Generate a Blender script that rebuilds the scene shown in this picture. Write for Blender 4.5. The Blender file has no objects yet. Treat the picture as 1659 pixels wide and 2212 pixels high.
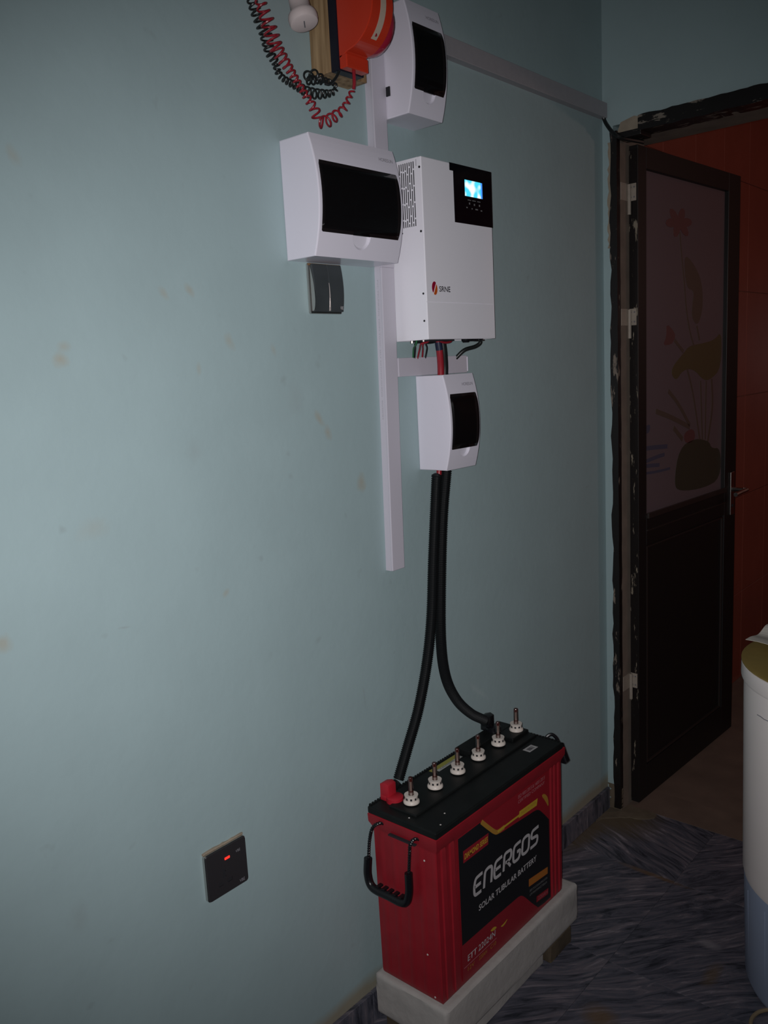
import bpy, bmesh, math, random
from mathutils import Vector, Matrix
random.seed(7)
SC = bpy.context.scene
COL = SC.collection
PI = math.pi

# ------------------------------------------------------------------ camera
# x = distance out from the equipment wall, y = along that wall (away from the viewer), z = up
CAM = Vector((1.19, 0.0, 1.4501))
R_ = Vector((0.7514, 0.6577, -0.0527)); U_ = Vector((-0.0715, 0.1604, 0.9845)); F_ = Vector((-0.6559, 0.7360, -0.1676))
cd = bpy.data.cameras.new('camera'); cam = bpy.data.objects.new('camera', cd); COL.objects.link(cam)
cd.sensor_fit = 'VERTICAL'; cd.sensor_height = 36.0; cd.lens = 1820.74 / 2212 * 36.0
cd.clip_start = 0.02
cam.matrix_world = Matrix(((R_.x, U_.x, -F_.x, CAM.x), (R_.y, U_.y, -F_.y, CAM.y), (R_.z, U_.z, -F_.z, CAM.z), (0, 0, 0, 1)))
SC.camera = cam

# ------------------------------------------------------------------ light: phone flash beside the lens, dim bulb in the washroom
w = bpy.data.worlds.new('world'); SC.world = w; w.use_nodes = True
w.node_tree.nodes['Background'].inputs[0].default_value = (0.5, 0.55, 0.6, 1)
w.node_tree.nodes['Background'].inputs[1].default_value = 0.004

def lamp(name, kind, loc, energy, color, size):
    ld = bpy.data.lights.new(name, kind); o = bpy.data.objects.new(name, ld); COL.objects.link(o)
    o.location = loc; ld.energy = energy; ld.color = color
    ld.shadow_soft_size = size
    return o
fl = lamp('phone_flash', 'SPOT', CAM - R_ * 0.014 + U_ * 0.006 - F_ * 0.004, 76.0, (1.0, 0.985, 1.0), 0.006)
aim = (F_ - U_ * 0.02).normalized()
fl.rotation_euler = aim.to_track_quat('-Z', 'Y').to_euler()
fl.data.spot_size = math.radians(93); fl.data.spot_blend = 1.0
wl = lamp('washroom_light', 'POINT', (1.75, 3.55, 1.85), 5.5, (1.0, 0.62, 0.52), 0.05)

SC.view_settings.view_transform = 'Standard'; SC.view_settings.look = 'None'
SC.view_settings.gamma = 1.0; SC.view_settings.use_curve_mapping = False
SC.view_settings.exposure = 0.0

# ------------------------------------------------------------------ materials
def s2l(c):
    c /= 255.0
    return c / 12.92 if c <= 0.04045 else ((c + 0.055) / 1.055) ** 2.4
def rgb(r, g, b): return (s2l(r), s2l(g), s2l(b), 1)
def mat(name, col, rough=0.5, metal=0.0, noise=0.0, nscale=60.0, bump=0.0, bscale=200.0, spec=0.5, emit=None, estr=0.0, coat=0.0):
    m = bpy.data.materials.new(name); m.use_nodes = True
    nt = m.node_tree; b = nt.nodes['Principled BSDF']
    b.inputs['Base Color'].default_value = col; b.inputs['Roughness'].default_value = rough
    b.inputs['Metallic'].default_value = metal; b.inputs['Specular IOR Level'].default_value = spec
    if coat: b.inputs['Coat Weight'].default_value = coat; b.inputs['Coat Roughness'].default_value = 0.1
    if emit: b.inputs['Emission Color'].default_value = emit; b.inputs['Emission Strength'].default_value = estr
    tc = nt.nodes.new('ShaderNodeTexCoord')
    if noise:
        n = nt.nodes.new('ShaderNodeTexNoise'); n.inputs['Scale'].default_value = nscale; n.inputs['Detail'].default_value = 5
        nt.links.new(tc.outputs['Object'], n.inputs['Vector'])
        mx = nt.nodes.new('ShaderNodeMix'); mx.data_type = 'RGBA'
        mx.inputs[6].default_value = tuple(c * (1 - noise) for c in col[:3]) + (1,)
        mx.inputs[7].default_value = tuple(min(1, c * (1 + noise)) for c in col[:3]) + (1,)
        nt.links.new(n.outputs['Fac'], mx.inputs[0]); nt.links.new(mx.outputs[2], b.inputs['Base Color'])
    if bump:
        n2 = nt.nodes.new('ShaderNodeTexNoise'); n2.inputs['Scale'].default_value = bscale; n2.inputs['Detail'].default_value = 3
        nt.links.new(tc.outputs['Object'], n2.inputs['Vector'])
        bp = nt.nodes.new('ShaderNodeBump'); bp.inputs['Strength'].default_value = bump; bp.inputs['Distance'].default_value = 0.002
        nt.links.new(n2.outputs['Fac'], bp.inputs['Height']); nt.links.new(bp.outputs['Normal'], b.inputs['Normal'])
    return m

def flaked(name, top, under, scale, thr, stretch=(1, 1, 0.12), rough=0.35):
    """paint chipped away from what lies under it"""
    m = mat(name, top, rough); nt = m.node_tree; b = nt.nodes['Principled BSDF']
    tc = nt.nodes['Texture Coordinate']
    mp = nt.nodes.new('ShaderNodeMapping'); mp.inputs['Scale'].default_value = stretch
    n = nt.nodes.new('ShaderNodeTexNoise'); n.inputs['Scale'].default_value = scale; n.inputs['Detail'].default_value = 6; n.inputs['Roughness'].default_value = 0.65
    cr = nt.nodes.new('ShaderNodeValToRGB'); cr.color_ramp.elements[0].position = thr; cr.color_ramp.elements[1].position = thr + 0.03
    mx = nt.nodes.new('ShaderNodeMix'); mx.data_type = 'RGBA'; mx.inputs[6].default_value = top; mx.inputs[7].default_value = under
    nt.links.new(tc.outputs['Object'], mp.inputs['Vector']); nt.links.new(mp.outputs[0], n.inputs['Vector'])
    nt.links.new(n.outputs['Fac'], cr.inputs[0]); nt.links.new(cr.outputs[0], mx.inputs[0]); nt.links.new(mx.outputs[2], b.inputs['Base Color'])
    return m

TEAL = (0.335, 0.437, 0.452, 1)
def wall_mat(name, stains, skirt_top=None):
    m = bpy.data.materials.new(name); m.use_nodes = True
    nt = m.node_tree; N = nt.nodes; Lk = nt.links; b = N['Principled BSDF']
    b.inputs['Roughness'].default_value = 0.55; b.inputs['Specular IOR Level'].default_value = 0.3
    geo = N.new('ShaderNodeNewGeometry')
    n1 = N.new('ShaderNodeTexNoise'); n1.inputs['Scale'].default_value = 7; n1.inputs['Detail'].default_value = 6
    Lk.new(geo.outputs['Position'], n1.inputs['Vector'])
    cur = N.new('ShaderNodeMix'); cur.data_type = 'RGBA'
    cur.inputs[6].default_value = tuple(c * 0.93 for c in TEAL[:3]) + (1,); cur.inputs[7].default_value = tuple(c * 1.06 for c in TEAL[:3]) + (1,)
    Lk.new(n1.outputs['Fac'], cur.inputs[0]); out = cur.outputs[2]
    n2 = N.new('ShaderNodeTexNoise'); n2.inputs['Scale'].default_value = 45; n2.inputs['Detail'].default_value = 4
    Lk.new(geo.outputs['Position'], n2.inputs['Vector'])
    # fine grey scuffs
    n3 = N.new('ShaderNodeTexNoise'); n3.inputs['Scale'].default_value = 22; n3.inputs['Detail'].default_value = 2
    Lk.new(geo.outputs['Position'], n3.inputs['Vector'])
    r3 = N.new('ShaderNodeMapRange'); r3.inputs[1].default_value = 0.70; r3.inputs[2].default_value = 0.82; r3.inputs[4].default_value = 0.35
    Lk.new(n3.outputs['Fac'], r3.inputs[0])
    mx = N.new('ShaderNodeMix'); mx.data_type = 'RGBA'; mx.inputs[7].default_value = (0.22, 0.25, 0.25, 1)
    Lk.new(r3.outputs[0], mx.inputs[0]); Lk.new(out, mx.inputs[6]); out = mx.outputs[2]
    for (cy, cz, ry, rz, ang, st, col) in stains:
        mp = N.new('ShaderNodeMapping'); mp.vector_type = 'TEXTURE'
        mp.inputs['Location'].default_value = (0, cy, cz); mp.inputs['Rotation'].default_value = (math.radians(ang), 0, 0)
        mp.inputs['Scale'].default_value = (1, ry, rz)
        Lk.new(geo.outputs['Position'], mp.inputs['Vector'])
        ln = N.new('ShaderNodeVectorMath'); ln.operation = 'LENGTH'; Lk.new(mp.outputs[0], ln.inputs[0])
        ad = N.new('ShaderNodeMath'); ad.operation = 'MULTIPLY_ADD'; ad.inputs[1].default_value = 1.3; Lk.new(n2.outputs['Fac'], ad.inputs[0]); Lk.new(ln.outputs['Value'], ad.inputs[2])
        mr = N.new('ShaderNodeMapRange'); mr.inputs[1].default_value = 0.75; mr.inputs[2].default_value = 1.75; mr.inputs[3].default_value = st * 0.62; mr.inputs[4].default_value = 0
        Lk.new(ad.outputs[0], mr.inputs[0])
        mx = N.new('ShaderNodeMix'); mx.data_type = 'RGBA'; mx.inputs[7].default_value = col
        Lk.new(mr.outputs[0], mx.inputs[0]); Lk.new(out, mx.inputs[6]); out = mx.outputs[2]
    if skirt_top:   # cement smear left along the skirting
        sp = N.new('ShaderNodeSeparateXYZ'); Lk.new(geo.outputs['Position'], sp.inputs[0])
        ad = N.new('ShaderNodeMath'); ad.operation = 'MULTIPLY_ADD'; ad.inputs[1].default_value = -0.05; Lk.new(n1.outputs['Fac'], ad.inputs[0]); Lk.new(sp.outputs['Z'], ad.inputs[2])
        mr = N.new('ShaderNodeMapRange'); mr.inputs[1].default_value = skirt_top - 0.03; mr.inputs[2].default_value = skirt_top; mr.inputs[3].default_value = 0.85; mr.inputs[4].default_value = 0
        Lk.new(ad.outputs[0], mr.inputs[0])
        mx = N.new('ShaderNodeMix'); mx.data_type = 'RGBA'; mx.inputs[7].default_value = (0.30, 0.255, 0.175, 1)
        Lk.new(mr.outputs[0], mx.inputs[0]); Lk.new(out, mx.inputs[6]); out = mx.outputs[2]
    Lk.new(out, b.inputs['Base Color'])
    bp = N.new('ShaderNodeBump'); bp.inputs['Strength'].default_value = 0.12; bp.inputs['Distance'].default_value = 0.004
    Lk.new(n2.outputs['Fac'], bp.inputs['Height']); Lk.new(bp.outputs['Normal'], b.inputs['Normal'])
    return m

BROWN = (0.36, 0.29, 0.19, 1); GREY = (0.27, 0.30, 0.30, 1)
STAINS = [(0.637, 1.489, .014, .013, 0, .8, BROWN), (0.644, 1.507, .011, .010, 0, .5, BROWN), (1.16, 1.36, .009, .022, 32, .7, BROWN),
          (1.181, 1.331, .010, .016, 30, .7, BROWN), (1.269, 1.22, .016, .021, 0, .75, BROWN), (0.955, 1.511, .010, .018, 30, .5, BROWN),
          (0.878, 1.597, .008, .014, 35, .6, BROWN), (0.829, 1.588, .008, .016, 40, .5, BROWN), (0.499, 1.091, .016, .016, 0, .7, BROWN),
          (1.054, 1.495, .007, .014, 20, .4, BROWN), (0.884, 1.467, .006, .012, 0, .4, BROWN), (0.602, 1.769, .010, .016, 20, .5, BROWN),
          (0.90, 1.07, .010, .006, 40, .5, BROWN), (0.693, 1.062, .016, .0022, -8, .7, GREY), (1.10, 1.40, .02, .04, 0, .3, GREY),
          (0.56, 0.62, .02, .03, 0, .35, GREY), (1.24, 0.76, .003, .03, 4, .5, GREY), (0.86, 1.33, .02, .02, 0, .3, GREY), (0.66, 1.23, .03, .02, 0, .25, BROWN),
          (1.66, 0.63, .06, .008, -40, .25, (0.6, 0.65, 0.65, 1))]

def floor_mat(name, dirt=True):
    m = bpy.data.materials.new(name); m.use_nodes = True
    nt = m.node_tree; N = nt.nodes; Lk = nt.links; b = N['Principled BSDF']
    b.inputs['Roughness'].default_value = 0.42
    tc = N.new('ShaderNodeTexCoord'); oi = N.new('ShaderNodeObjectInfo')
    gt = N.new('ShaderNodeMath'); gt.operation = 'GREATER_THAN'; gt.inputs[1].default_value = 0.5; Lk.new(oi.outputs['Object Index'], gt.inputs[0])
    an = N.new('ShaderNodeMath'); an.operation = 'MULTIPLY'; an.inputs[1].default_value = 1.25; Lk.new(gt.outputs[0], an.inputs[0])
    a2 = N.new('ShaderNodeMath'); a2.operation = 'ADD'; a2.inputs[1].default_value = 2.27; Lk.new(an.outputs[0], a2.inputs[0])
    vr = N.new('ShaderNodeVectorRotate'); vr.rotation_type = 'Z_AXIS'; Lk.new(tc.outputs['Object'], vr.inputs['Vector']); Lk.new(a2.outputs[0], vr.inputs['Angle'])
    off = N.new('ShaderNodeVectorMath'); off.operation = 'ADD'; Lk.new(vr.outputs[0], off.inputs[0])
    cx = N.new('ShaderNodeCombineXYZ'); ml = N.new('ShaderNodeMath'); ml.operation = 'MULTIPLY'; ml.inputs[1].default_value = 37; Lk.new(oi.outputs['Random'], ml.inputs[0])
    Lk.new(ml.outputs[0], cx.inputs[2]); Lk.new(cx.outputs[0], off.inputs[1])
    mp = N.new('ShaderNodeMapping'); mp.inputs['Scale'].default_value = (0.75, 5.6, 1.0); 
    lw = N.new('ShaderNodeTexNoise'); lw.inputs['Scale'].default_value = 5.0; lw.inputs['Detail'].default_value = 1; Lk.new(off.outputs[0], lw.inputs['Vector'])
    sb = N.new('ShaderNodeVectorMath'); sb.operation = 'MULTIPLY_ADD'; sb.inputs[1].default_value = (0.0, 0.055, 0.0); Lk.new(lw.outputs['Color'], sb.inputs[0]); Lk.new(off.outputs[0], sb.inputs[2])
    Lk.new(sb.outputs[0], mp.inputs['Vector'])
    n = N.new('ShaderNodeTexNoise'); n.inputs['Scale'].default_value = 7.5; n.inputs['Detail'].default_value = 10; n.inputs['Roughness'].default_value = 0.70; n.inputs['Distortion'].default_value = 1.5
    Lk.new(mp.outputs[0], n.inputs['Vector'])
    cr = N.new('ShaderNodeValToRGB'); e = cr.color_ramp.elements
    e[0].position = 0.36; e[0].color = (0.026, 0.029, 0.040, 1); e[1].position = 0.74; e[1].color = (0.36, 0.33, 0.37, 1)
    k = cr.color_ramp.elements.new(0.5); k.color = (0.100, 0.100, 0.128, 1)
    k = cr.color_ramp.elements.new(0.58); k.color = (0.150, 0.132, 0.155, 1)
    Lk.new(n.outputs['Fac'], cr.inputs[0])
    geo = N.new('ShaderNodeNewGeometry')
    out = cr.outputs[0]
    for cx_, cy_, rx_, ry_, st, col in ((0.06, 2.31, .16, .13, .9, (0.12, 0.09, 0.055, 1)), (0.40, 1.52, .05, .045, .7, (0.17, 0.10, 0.045, 1)), (0.545, 1.80, .022, .06, .6, (0.15, 0.095, 0.045, 1)), (0.02, 2.17, .05, .16, .8, (0.12, 0.09, 0.055, 1)),
                                       (0.27, 2.09, .12, .012, .7, (0.17, 0.10, 0.05, 1)), (0.46, 1.49, .035, .018, .6, (0.40, 0.36, 0.36, 1)), (0.50, 1.90, .035, .02, .5, (0.34, 0.31, 0.33, 1)), (0.52, 1.40, .05, .018, .5, (0.36, 0.33, 0.33, 1))) if dirt else ():
        mp2 = N.new('ShaderNodeMapping'); mp2.vector_type = 'TEXTURE'; mp2.inputs['Location'].default_value = (cx_, cy_, 0); mp2.inputs['Scale'].default_value = (rx_, ry_, 1)
        Lk.new(geo.outputs['Position'], mp2.inputs['Vector'])
        ln = N.new('ShaderNodeVectorMath'); ln.operation = 'LENGTH'; Lk.new(mp2.outputs[0], ln.inputs[0])
        ad = N.new('ShaderNodeMath'); ad.operation = 'MULTIPLY_ADD'; ad.inputs[1].default_value = 1.2; Lk.new(n.outputs['Fac'], ad.inputs[0]); Lk.new(ln.outputs['Value'], ad.inputs[2])
        mr = N.new('ShaderNodeMapRange'); mr.inputs[1].default_value = 0.9; mr.inputs[2].default_value = 1.6; mr.inputs[3].default_value = st; mr.inputs[4].default_value = 0
        Lk.new(ad.outputs[0], mr.inputs[0])
        mx = N.new('ShaderNodeMix'); mx.data_type = 'RGBA'; mx.inputs[7].default_value = col
        Lk.new(mr.outputs[0], mx.inputs[0]); Lk.new(out, mx.inputs[6]); out = mx.outputs[2]
    Lk.new(out, b.inputs['Base Color'])
    return m

M = {}
M['wall'] = wall_mat('teal_paint_stained', STAINS, 0.096)
M['wall2'] = wall_mat('teal_paint', [], None)
M['floor'] = floor_mat('blue_grey_stone_tile')
M['skirt'] = floor_mat('blue_grey_skirting_tile', False)
M['grout'] = mat('grout', (0.075, 0.07, 0.075, 1), 0.9, noise=0.3)
M['ceiling'] = mat('ceiling_paint', (0.55, 0.56, 0.55, 1), 0.8)
M['plastic'] = mat('white_plastic', (0.74, 0.71, 0.80, 1), 0.20)
M['trunk'] = mat('trunking_plastic', (0.56, 0.53, 0.60, 1), 0.35)
M['trunkgrey'] = mat('grey_trunking', (0.33, 0.32, 0.345, 1), 0.45, noise=0.08)  # darker, greyer plastic for the long top run
M['reveal'] = mat('brown_reveal', (0.19, 0.15, 0.12, 1), 0.85, noise=0.35, nscale=18)  # mottled brown for reveals and soffit, darker than the bare plaster
M['steelwhite'] = mat('white_powder_coat', (0.86, 0.84, 0.90, 1), 0.38, bump=0.05, bscale=1200)
M['groove'] = mat('seam_grey', (0.16, 0.155, 0.17, 1), 0.6)
M['black'] = mat('black_plastic', (0.006, 0.006, 0.008, 1), 0.3)
M['panel'] = mat('black_gloss_panel', (0.003, 0.003, 0.005, 1), 0.12)
M['dark'] = mat('dark_void', (0.012, 0.012, 0.016, 1), 0.8)
M['lid'] = mat('battery_lid_black', (0.007, 0.008, 0.008, 1), 0.5, noise=0.5, nscale=25, spec=0.25)
M['rubber'] = mat('black_rubber', (0.006, 0.007, 0.008, 1), 0.55, spec=0.22)
M['red'] = mat('battery_red', (0.29, 0.010, 0.019, 1), 0.45, noise=0.18, nscale=30)
M['redlabel'] = mat('label_red', (0.27, 0.012, 0.020, 1), 0.3)
M['blacklabel'] = mat('label_black', (0.010, 0.010, 0.011, 1), 0.3)
M['yellow'] = mat('label_yellow', (0.52, 0.34, 0.03, 1), 0.4)
M['gold'] = mat('label_gold', (0.40, 0.20, 0.03, 1), 0.4)
M['orangelabel'] = mat('label_orange', (0.42, 0.13, 0.02, 1), 0.4)
M['pink'] = mat('label_pink', (0.42, 0.10, 0.12, 1), 0.4)
M['silver'] = mat('label_silver', (0.50, 0.47, 0.48, 1), 0.35)
M['greyprint'] = mat('grey_print', (0.25, 0.24, 0.27, 1), 0.5)
M['greylabel'] = mat('label_grey', (0.20, 0.20, 0.20, 1), 0.5)
M['rosetext'] = mat('label_rose_text', (0.40, 0.16, 0.18, 1), 0.5)
M['blacktext'] = mat('black_text', (0.008, 0.008, 0.012, 1), 0.5)
M['cap'] = mat('cream_cap', (0.70, 0.62, 0.56, 1), 0.35)
M['tipred'] = mat('float_tip', (0.20, 0.05, 0.04, 1), 0.3)
M['bootred'] = mat('terminal_red', (0.42, 0.012, 0.025, 1), 0.5)
M['wirered'] = mat('red_wire', (0.27, 0.014, 0.024, 1), 0.35)
M['wireblack'] = mat('black_wire', (0.010, 0.012, 0.012, 1), 0.4)
M['wiregreen'] = mat('green_wire', (0.02, 0.14, 0.05, 1), 0.4)
M['tapeblue'] = mat('blue_tape', (0.012, 0.016, 0.04, 1), 0.4)
M['orange'] = mat('orange_plastic', (0.56, 0.040, 0.016, 1), 0.22)
M['redlens'] = mat('red_lens', (0.42, 0.02, 0.05, 1), 0.1)
M['navy'] = mat('black_backplate', (0.008, 0.007, 0.016, 1), 0.4)
M['bulbwhite'] = mat('white_holder', (0.66, 0.56, 0.55, 1), 0.5)
M['sticker'] = mat('sticker_paper', (0.50, 0.40, 0.32, 1), 0.7)
M['chrome'] = mat('chrome', (0.55, 0.52, 0.50, 1), 0.22, metal=1.0)
M['switchdark'] = mat('dark_steel_switch', (0.045, 0.052, 0.056, 1), 0.32, noise=0.3, nscale=20)
M['wedge'] = mat('polished_wedge', (0.62, 0.56, 0.54, 1), 0.4, metal=0.3)
M['rust'] = mat('rusty_edge', (0.16, 0.085, 0.04, 1), 0.7, noise=0.4, nscale=60)
M['palegrey'] = mat('faint_print', (0.36, 0.345, 0.385, 1), 0.5)
M['socketdark'] = mat('dark_socket_plate', (0.028, 0.026, 0.029, 1), 0.38)
M['frame'] = flaked('old_dark_frame', (0.009, 0.007, 0.007, 1), (0.20, 0.16, 0.13, 1), 45, 0.60, stretch=(1, 1, 0.25))
M['framecross'] = flaked('old_dark_lintel', (0.009, 0.007, 0.007, 1), (0.20, 0.17, 0.14, 1), 48, 0.57, stretch=(0.28, 1, 1))
M['dooredge'] = flaked('door_edge', (0.010, 0.008, 0.008, 1), (0.26, 0.22, 0.17, 1), 50, 0.585, stretch=(1, 1, 0.2))
M['door'] = flaked('black_door_paint', (0.008, 0.007, 0.007, 1), (0.10, 0.08, 0.07, 1), 45, 0.76, stretch=(1, 1, 0.6), rough=0.5)
M['doortrim'] = mat('door_moulding', (0.030, 0.022, 0.020, 1), 0.35)
M['plaster'] = mat('bare_plaster', (0.30, 0.25, 0.19, 1), 0.9, noise=0.35, nscale=30, bump=0.3, bscale=60)
M['hinge'] = mat('painted_hinge', (0.34, 0.29, 0.24, 1), 0.5, noise=0.2)
M['tilegrout'] = mat('pale_tile_grout', (0.30, 0.16, 0.12, 1), 0.9)
M['dirt'] = mat('brown_cement_smear', (0.13, 0.10, 0.068, 1), 0.9, noise=0.4, nscale=25, bump=0.4, bscale=60)
M['redtile'] = mat('red_wall_tile', (0.27, 0.075, 0.052, 1), 0.25, noise=0.2, nscale=5)
M['bathfloor'] = mat('brown_cement_floor', (0.16, 0.11, 0.085, 1), 0.7, noise=0.4, nscale=9)
M['slab'] = mat('white_cement_block', (0.42, 0.39, 0.37, 1), 0.85, noise=0.2, nscale=22, bump=0.5, bscale=70)
M['brick'] = mat('brown_brick', (0.085, 0.062, 0.038, 1), 0.9, noise=0.4, nscale=30, bump=0.5, bscale=80)
M['wood'] = None
M['drumwhite'] = mat('drum_white', (0.90, 0.83, 0.80, 1), 0.35, noise=0.04, nscale=8)
M['drumblue'] = mat('drum_blue', (0.36, 0.43, 0.58, 1), 0.4, noise=0.1, nscale=8)
M['mustard'] = mat('mustard_lid', (0.27, 0.19, 0.055, 1), 0.5, noise=0.1)
M['paper'] = mat('paper', (0.70, 0.65, 0.58, 1), 0.8, noise=0.1, nscale=20)
M['beige'] = mat('beige_cord', (0.30, 0.22, 0.13, 1), 0.6)
M['leaf'] = mat('print_olive', (0.10, 0.075, 0.035, 1), 0.5)
M['leafdark'] = mat('print_dark', (0.05, 0.045, 0.03, 1), 0.5)
M['petal'] = mat('print_red', (0.13, 0.052, 0.052, 1), 0.5)
M['stem'] = mat('print_stem', (0.10, 0.07, 0.055, 1), 0.5)
M['water'] = mat('print_blue', (0.07, 0.07, 0.11, 1), 0.5)
M['neon'] = mat('red_neon', (0.4, 0.0, 0.0, 1), 0.3, emit=(1.0, 0.03, 0.02, 1), estr=1.6)
M['lcdblue'] = mat('lcd_edge', (0.0, 0.1, 0.3, 1), 0.3, emit=(0.07, 0.32, 1.0, 1), estr=0.9)
M['speckle'] = mat('paint_speck', (0.6, 0.55, 0.52, 1), 0.6)

def wood_mat():
    m = mat('pale_timber', (0.32, 0.20, 0.10, 1), 0.6); nt = m.node_tree; b = nt.nodes['Principled BSDF']; tc = nt.nodes['Texture Coordinate']
    mp = nt.nodes.new('ShaderNodeMapping'); mp.inputs['Scale'].default_value = (1, 1, 0.06)
    n = nt.nodes.new('ShaderNodeTexNoise'); n.inputs['Scale'].default_value = 90; n.inputs['Detail'].default_value = 4
    cr = nt.nodes.new('ShaderNodeValToRGB'); cr.color_ramp.elements[0].color = (0.20, 0.115, 0.05, 1); cr.color_ramp.elements[1].color = (0.42, 0.28, 0.15, 1)
    cr.color_ramp.elements[0].position = .35; cr.color_ramp.elements[1].position = .65
    nt.links.new(tc.outputs['Object'], mp.inputs[0]); nt.links.new(mp.outputs[0], n.inputs['Vector']); nt.links.new(n.outputs['Fac'], cr.inputs[0]); nt.links.new(cr.outputs[0], b.inputs['Base Color'])
    return m
M['wood'] = wood_mat()

def smoked_mat():
    m = bpy.data.materials.new('smoked_cover'); m.use_nodes = True; nt = m.node_tree
    b = nt.nodes['Principled BSDF']; b.inputs['Base Color'].default_value = (0.010, 0.009, 0.010, 1); b.inputs['Roughness'].default_value = 0.08
    t = nt.nodes.new('ShaderNodeBsdfTransparent'); t.inputs[0].default_value = (0.20, 0.17, 0.16, 1)
    mx = nt.nodes.new('ShaderNodeMixShader'); mx.inputs[0].default_value = 0.45
    nt.links.new(b.outputs[0], mx.inputs[1]); nt.links.new(t.outputs[0], mx.inputs[2])
    nt.links.new(mx.outputs[0], nt.nodes['Material Output'].inputs['Surface'])
    return m
M['smoked'] = smoked_mat()
def clear_mat():
    m = bpy.data.materials.new('clear_tube'); m.use_nodes = True; nt = m.node_tree
    g = nt.nodes.new('ShaderNodeBsdfGlossy'); g.inputs['Roughness'].default_value = 0.1; g.inputs[0].default_value = (0.8, 0.75, 0.75, 1)
    t = nt.nodes.new('ShaderNodeBsdfTransparent'); t.inputs[0].default_value = (0.62, 0.54, 0.52, 1)
    mx = nt.nodes.new('ShaderNodeMixShader'); mx.inputs[0].default_value = 0.80
    nt.links.new(g.outputs[0], mx.inputs[1]); nt.links.new(t.outputs[0], mx.inputs[2])
    nt.links.new(mx.outputs[0], nt.nodes['Material Output'].inputs['Surface'])
    return m
M['clear'] = clear_mat()
def frosted_mat():
    m = bpy.data.materials.new('frosted_glass'); m.use_nodes = True; nt = m.node_tree
    b = nt.nodes['Principled BSDF']; b.inputs['Base Color'].default_value = (0.20, 0.150, 0.165, 1); b.inputs['Roughness'].default_value = 0.35
    t = nt.nodes.new('ShaderNodeBsdfTranslucent'); t.inputs[0].default_value = (0.60, 0.42, 0.42, 1)
    mx = nt.nodes.new('ShaderNodeMixShader'); mx.inputs[0].default_value = 0.25
    nt.links.new(b.outputs[0], mx.inputs[1]); nt.links.new(t.outputs[0], mx.inputs[2])
    nt.links.new(mx.outputs[0], nt.nodes['Material Output'].inputs['Surface'])
    return m
M['frosted'] = frosted_mat()
def lcd_mat():
    m = bpy.data.materials.new('lcd_screen'); m.use_nodes = True; nt = m.node_tree; b = nt.nodes['Principled BSDF']
    tc = nt.nodes.new('ShaderNodeTexCoord'); n = nt.nodes.new('ShaderNodeTexNoise'); n.inputs['Scale'].default_value = 55; n.inputs['Detail'].default_value = 0
    cr = nt.nodes.new('ShaderNodeValToRGB'); cr.color_ramp.elements[0].position = .46; cr.color_ramp.elements[0].color = (0.06, 0.62, 0.85, 1)
    cr.color_ramp.elements[1].position = .70; cr.color_ramp.elements[1].color = (0.95, 1.0, 1.0, 1)
    nt.links.new(tc.outputs['Object'], n.inputs['Vector']); nt.links.new(n.outputs['Fac'], cr.inputs[0]); nt.links.new(cr.outputs[0], b.inputs['Emission Color'])
    b.inputs['Emission Strength'].default_value = 1.15; b.inputs['Base Color'].default_value = (0.05, 0.2, 0.25, 1)
    return m
M['lcd'] = lcd_mat()

# ------------------------------------------------------------------ object helpers (vertices are given in room coordinates)
ORG = {}
def mesh_obj(name, bm, m, parent=None, origin=None, smooth=False):
    if origin is None: origin = ORG[parent.name] if parent is not None else Vector((0, 0, 0))
    bmesh.ops.recalc_face_normals(bm, faces=bm.faces)
    bmesh.ops.translate(bm, verts=bm.verts, vec=-Vector(origin))
    me = bpy.data.meshes.new(name); bm.to_mesh(me); bm.free()
    if smooth:
        for p in me.polygons: p.use_smooth = True
        try: me.set_sharp_from_angle(angle=math.radians(40))
        except Exception: pass
    me.materials.append(m if not isinstance(m, str) else M[m])
    o = bpy.data.objects.new(name, me); COL.objects.link(o)
    if parent is not None: o.parent = parent
    else: o.location = origin
    ORG[o.name] = Vector(origin)
    return o
def tag(o, label, cat, group=None):
    o['label'] = label; o['category'] = cat
    if group: o['group'] = group
    return o
def thing(name, label, cat, loc, group=None):
    o = bpy.data.objects.new(name, None); COL.objects.link(o); o.location = loc; o.empty_display_size = 0.05
    ORG[o.name] = Vector(loc)
    return tag(o, label, cat, group)
def struct(o): o['kind'] = 'structure'; return o

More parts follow.
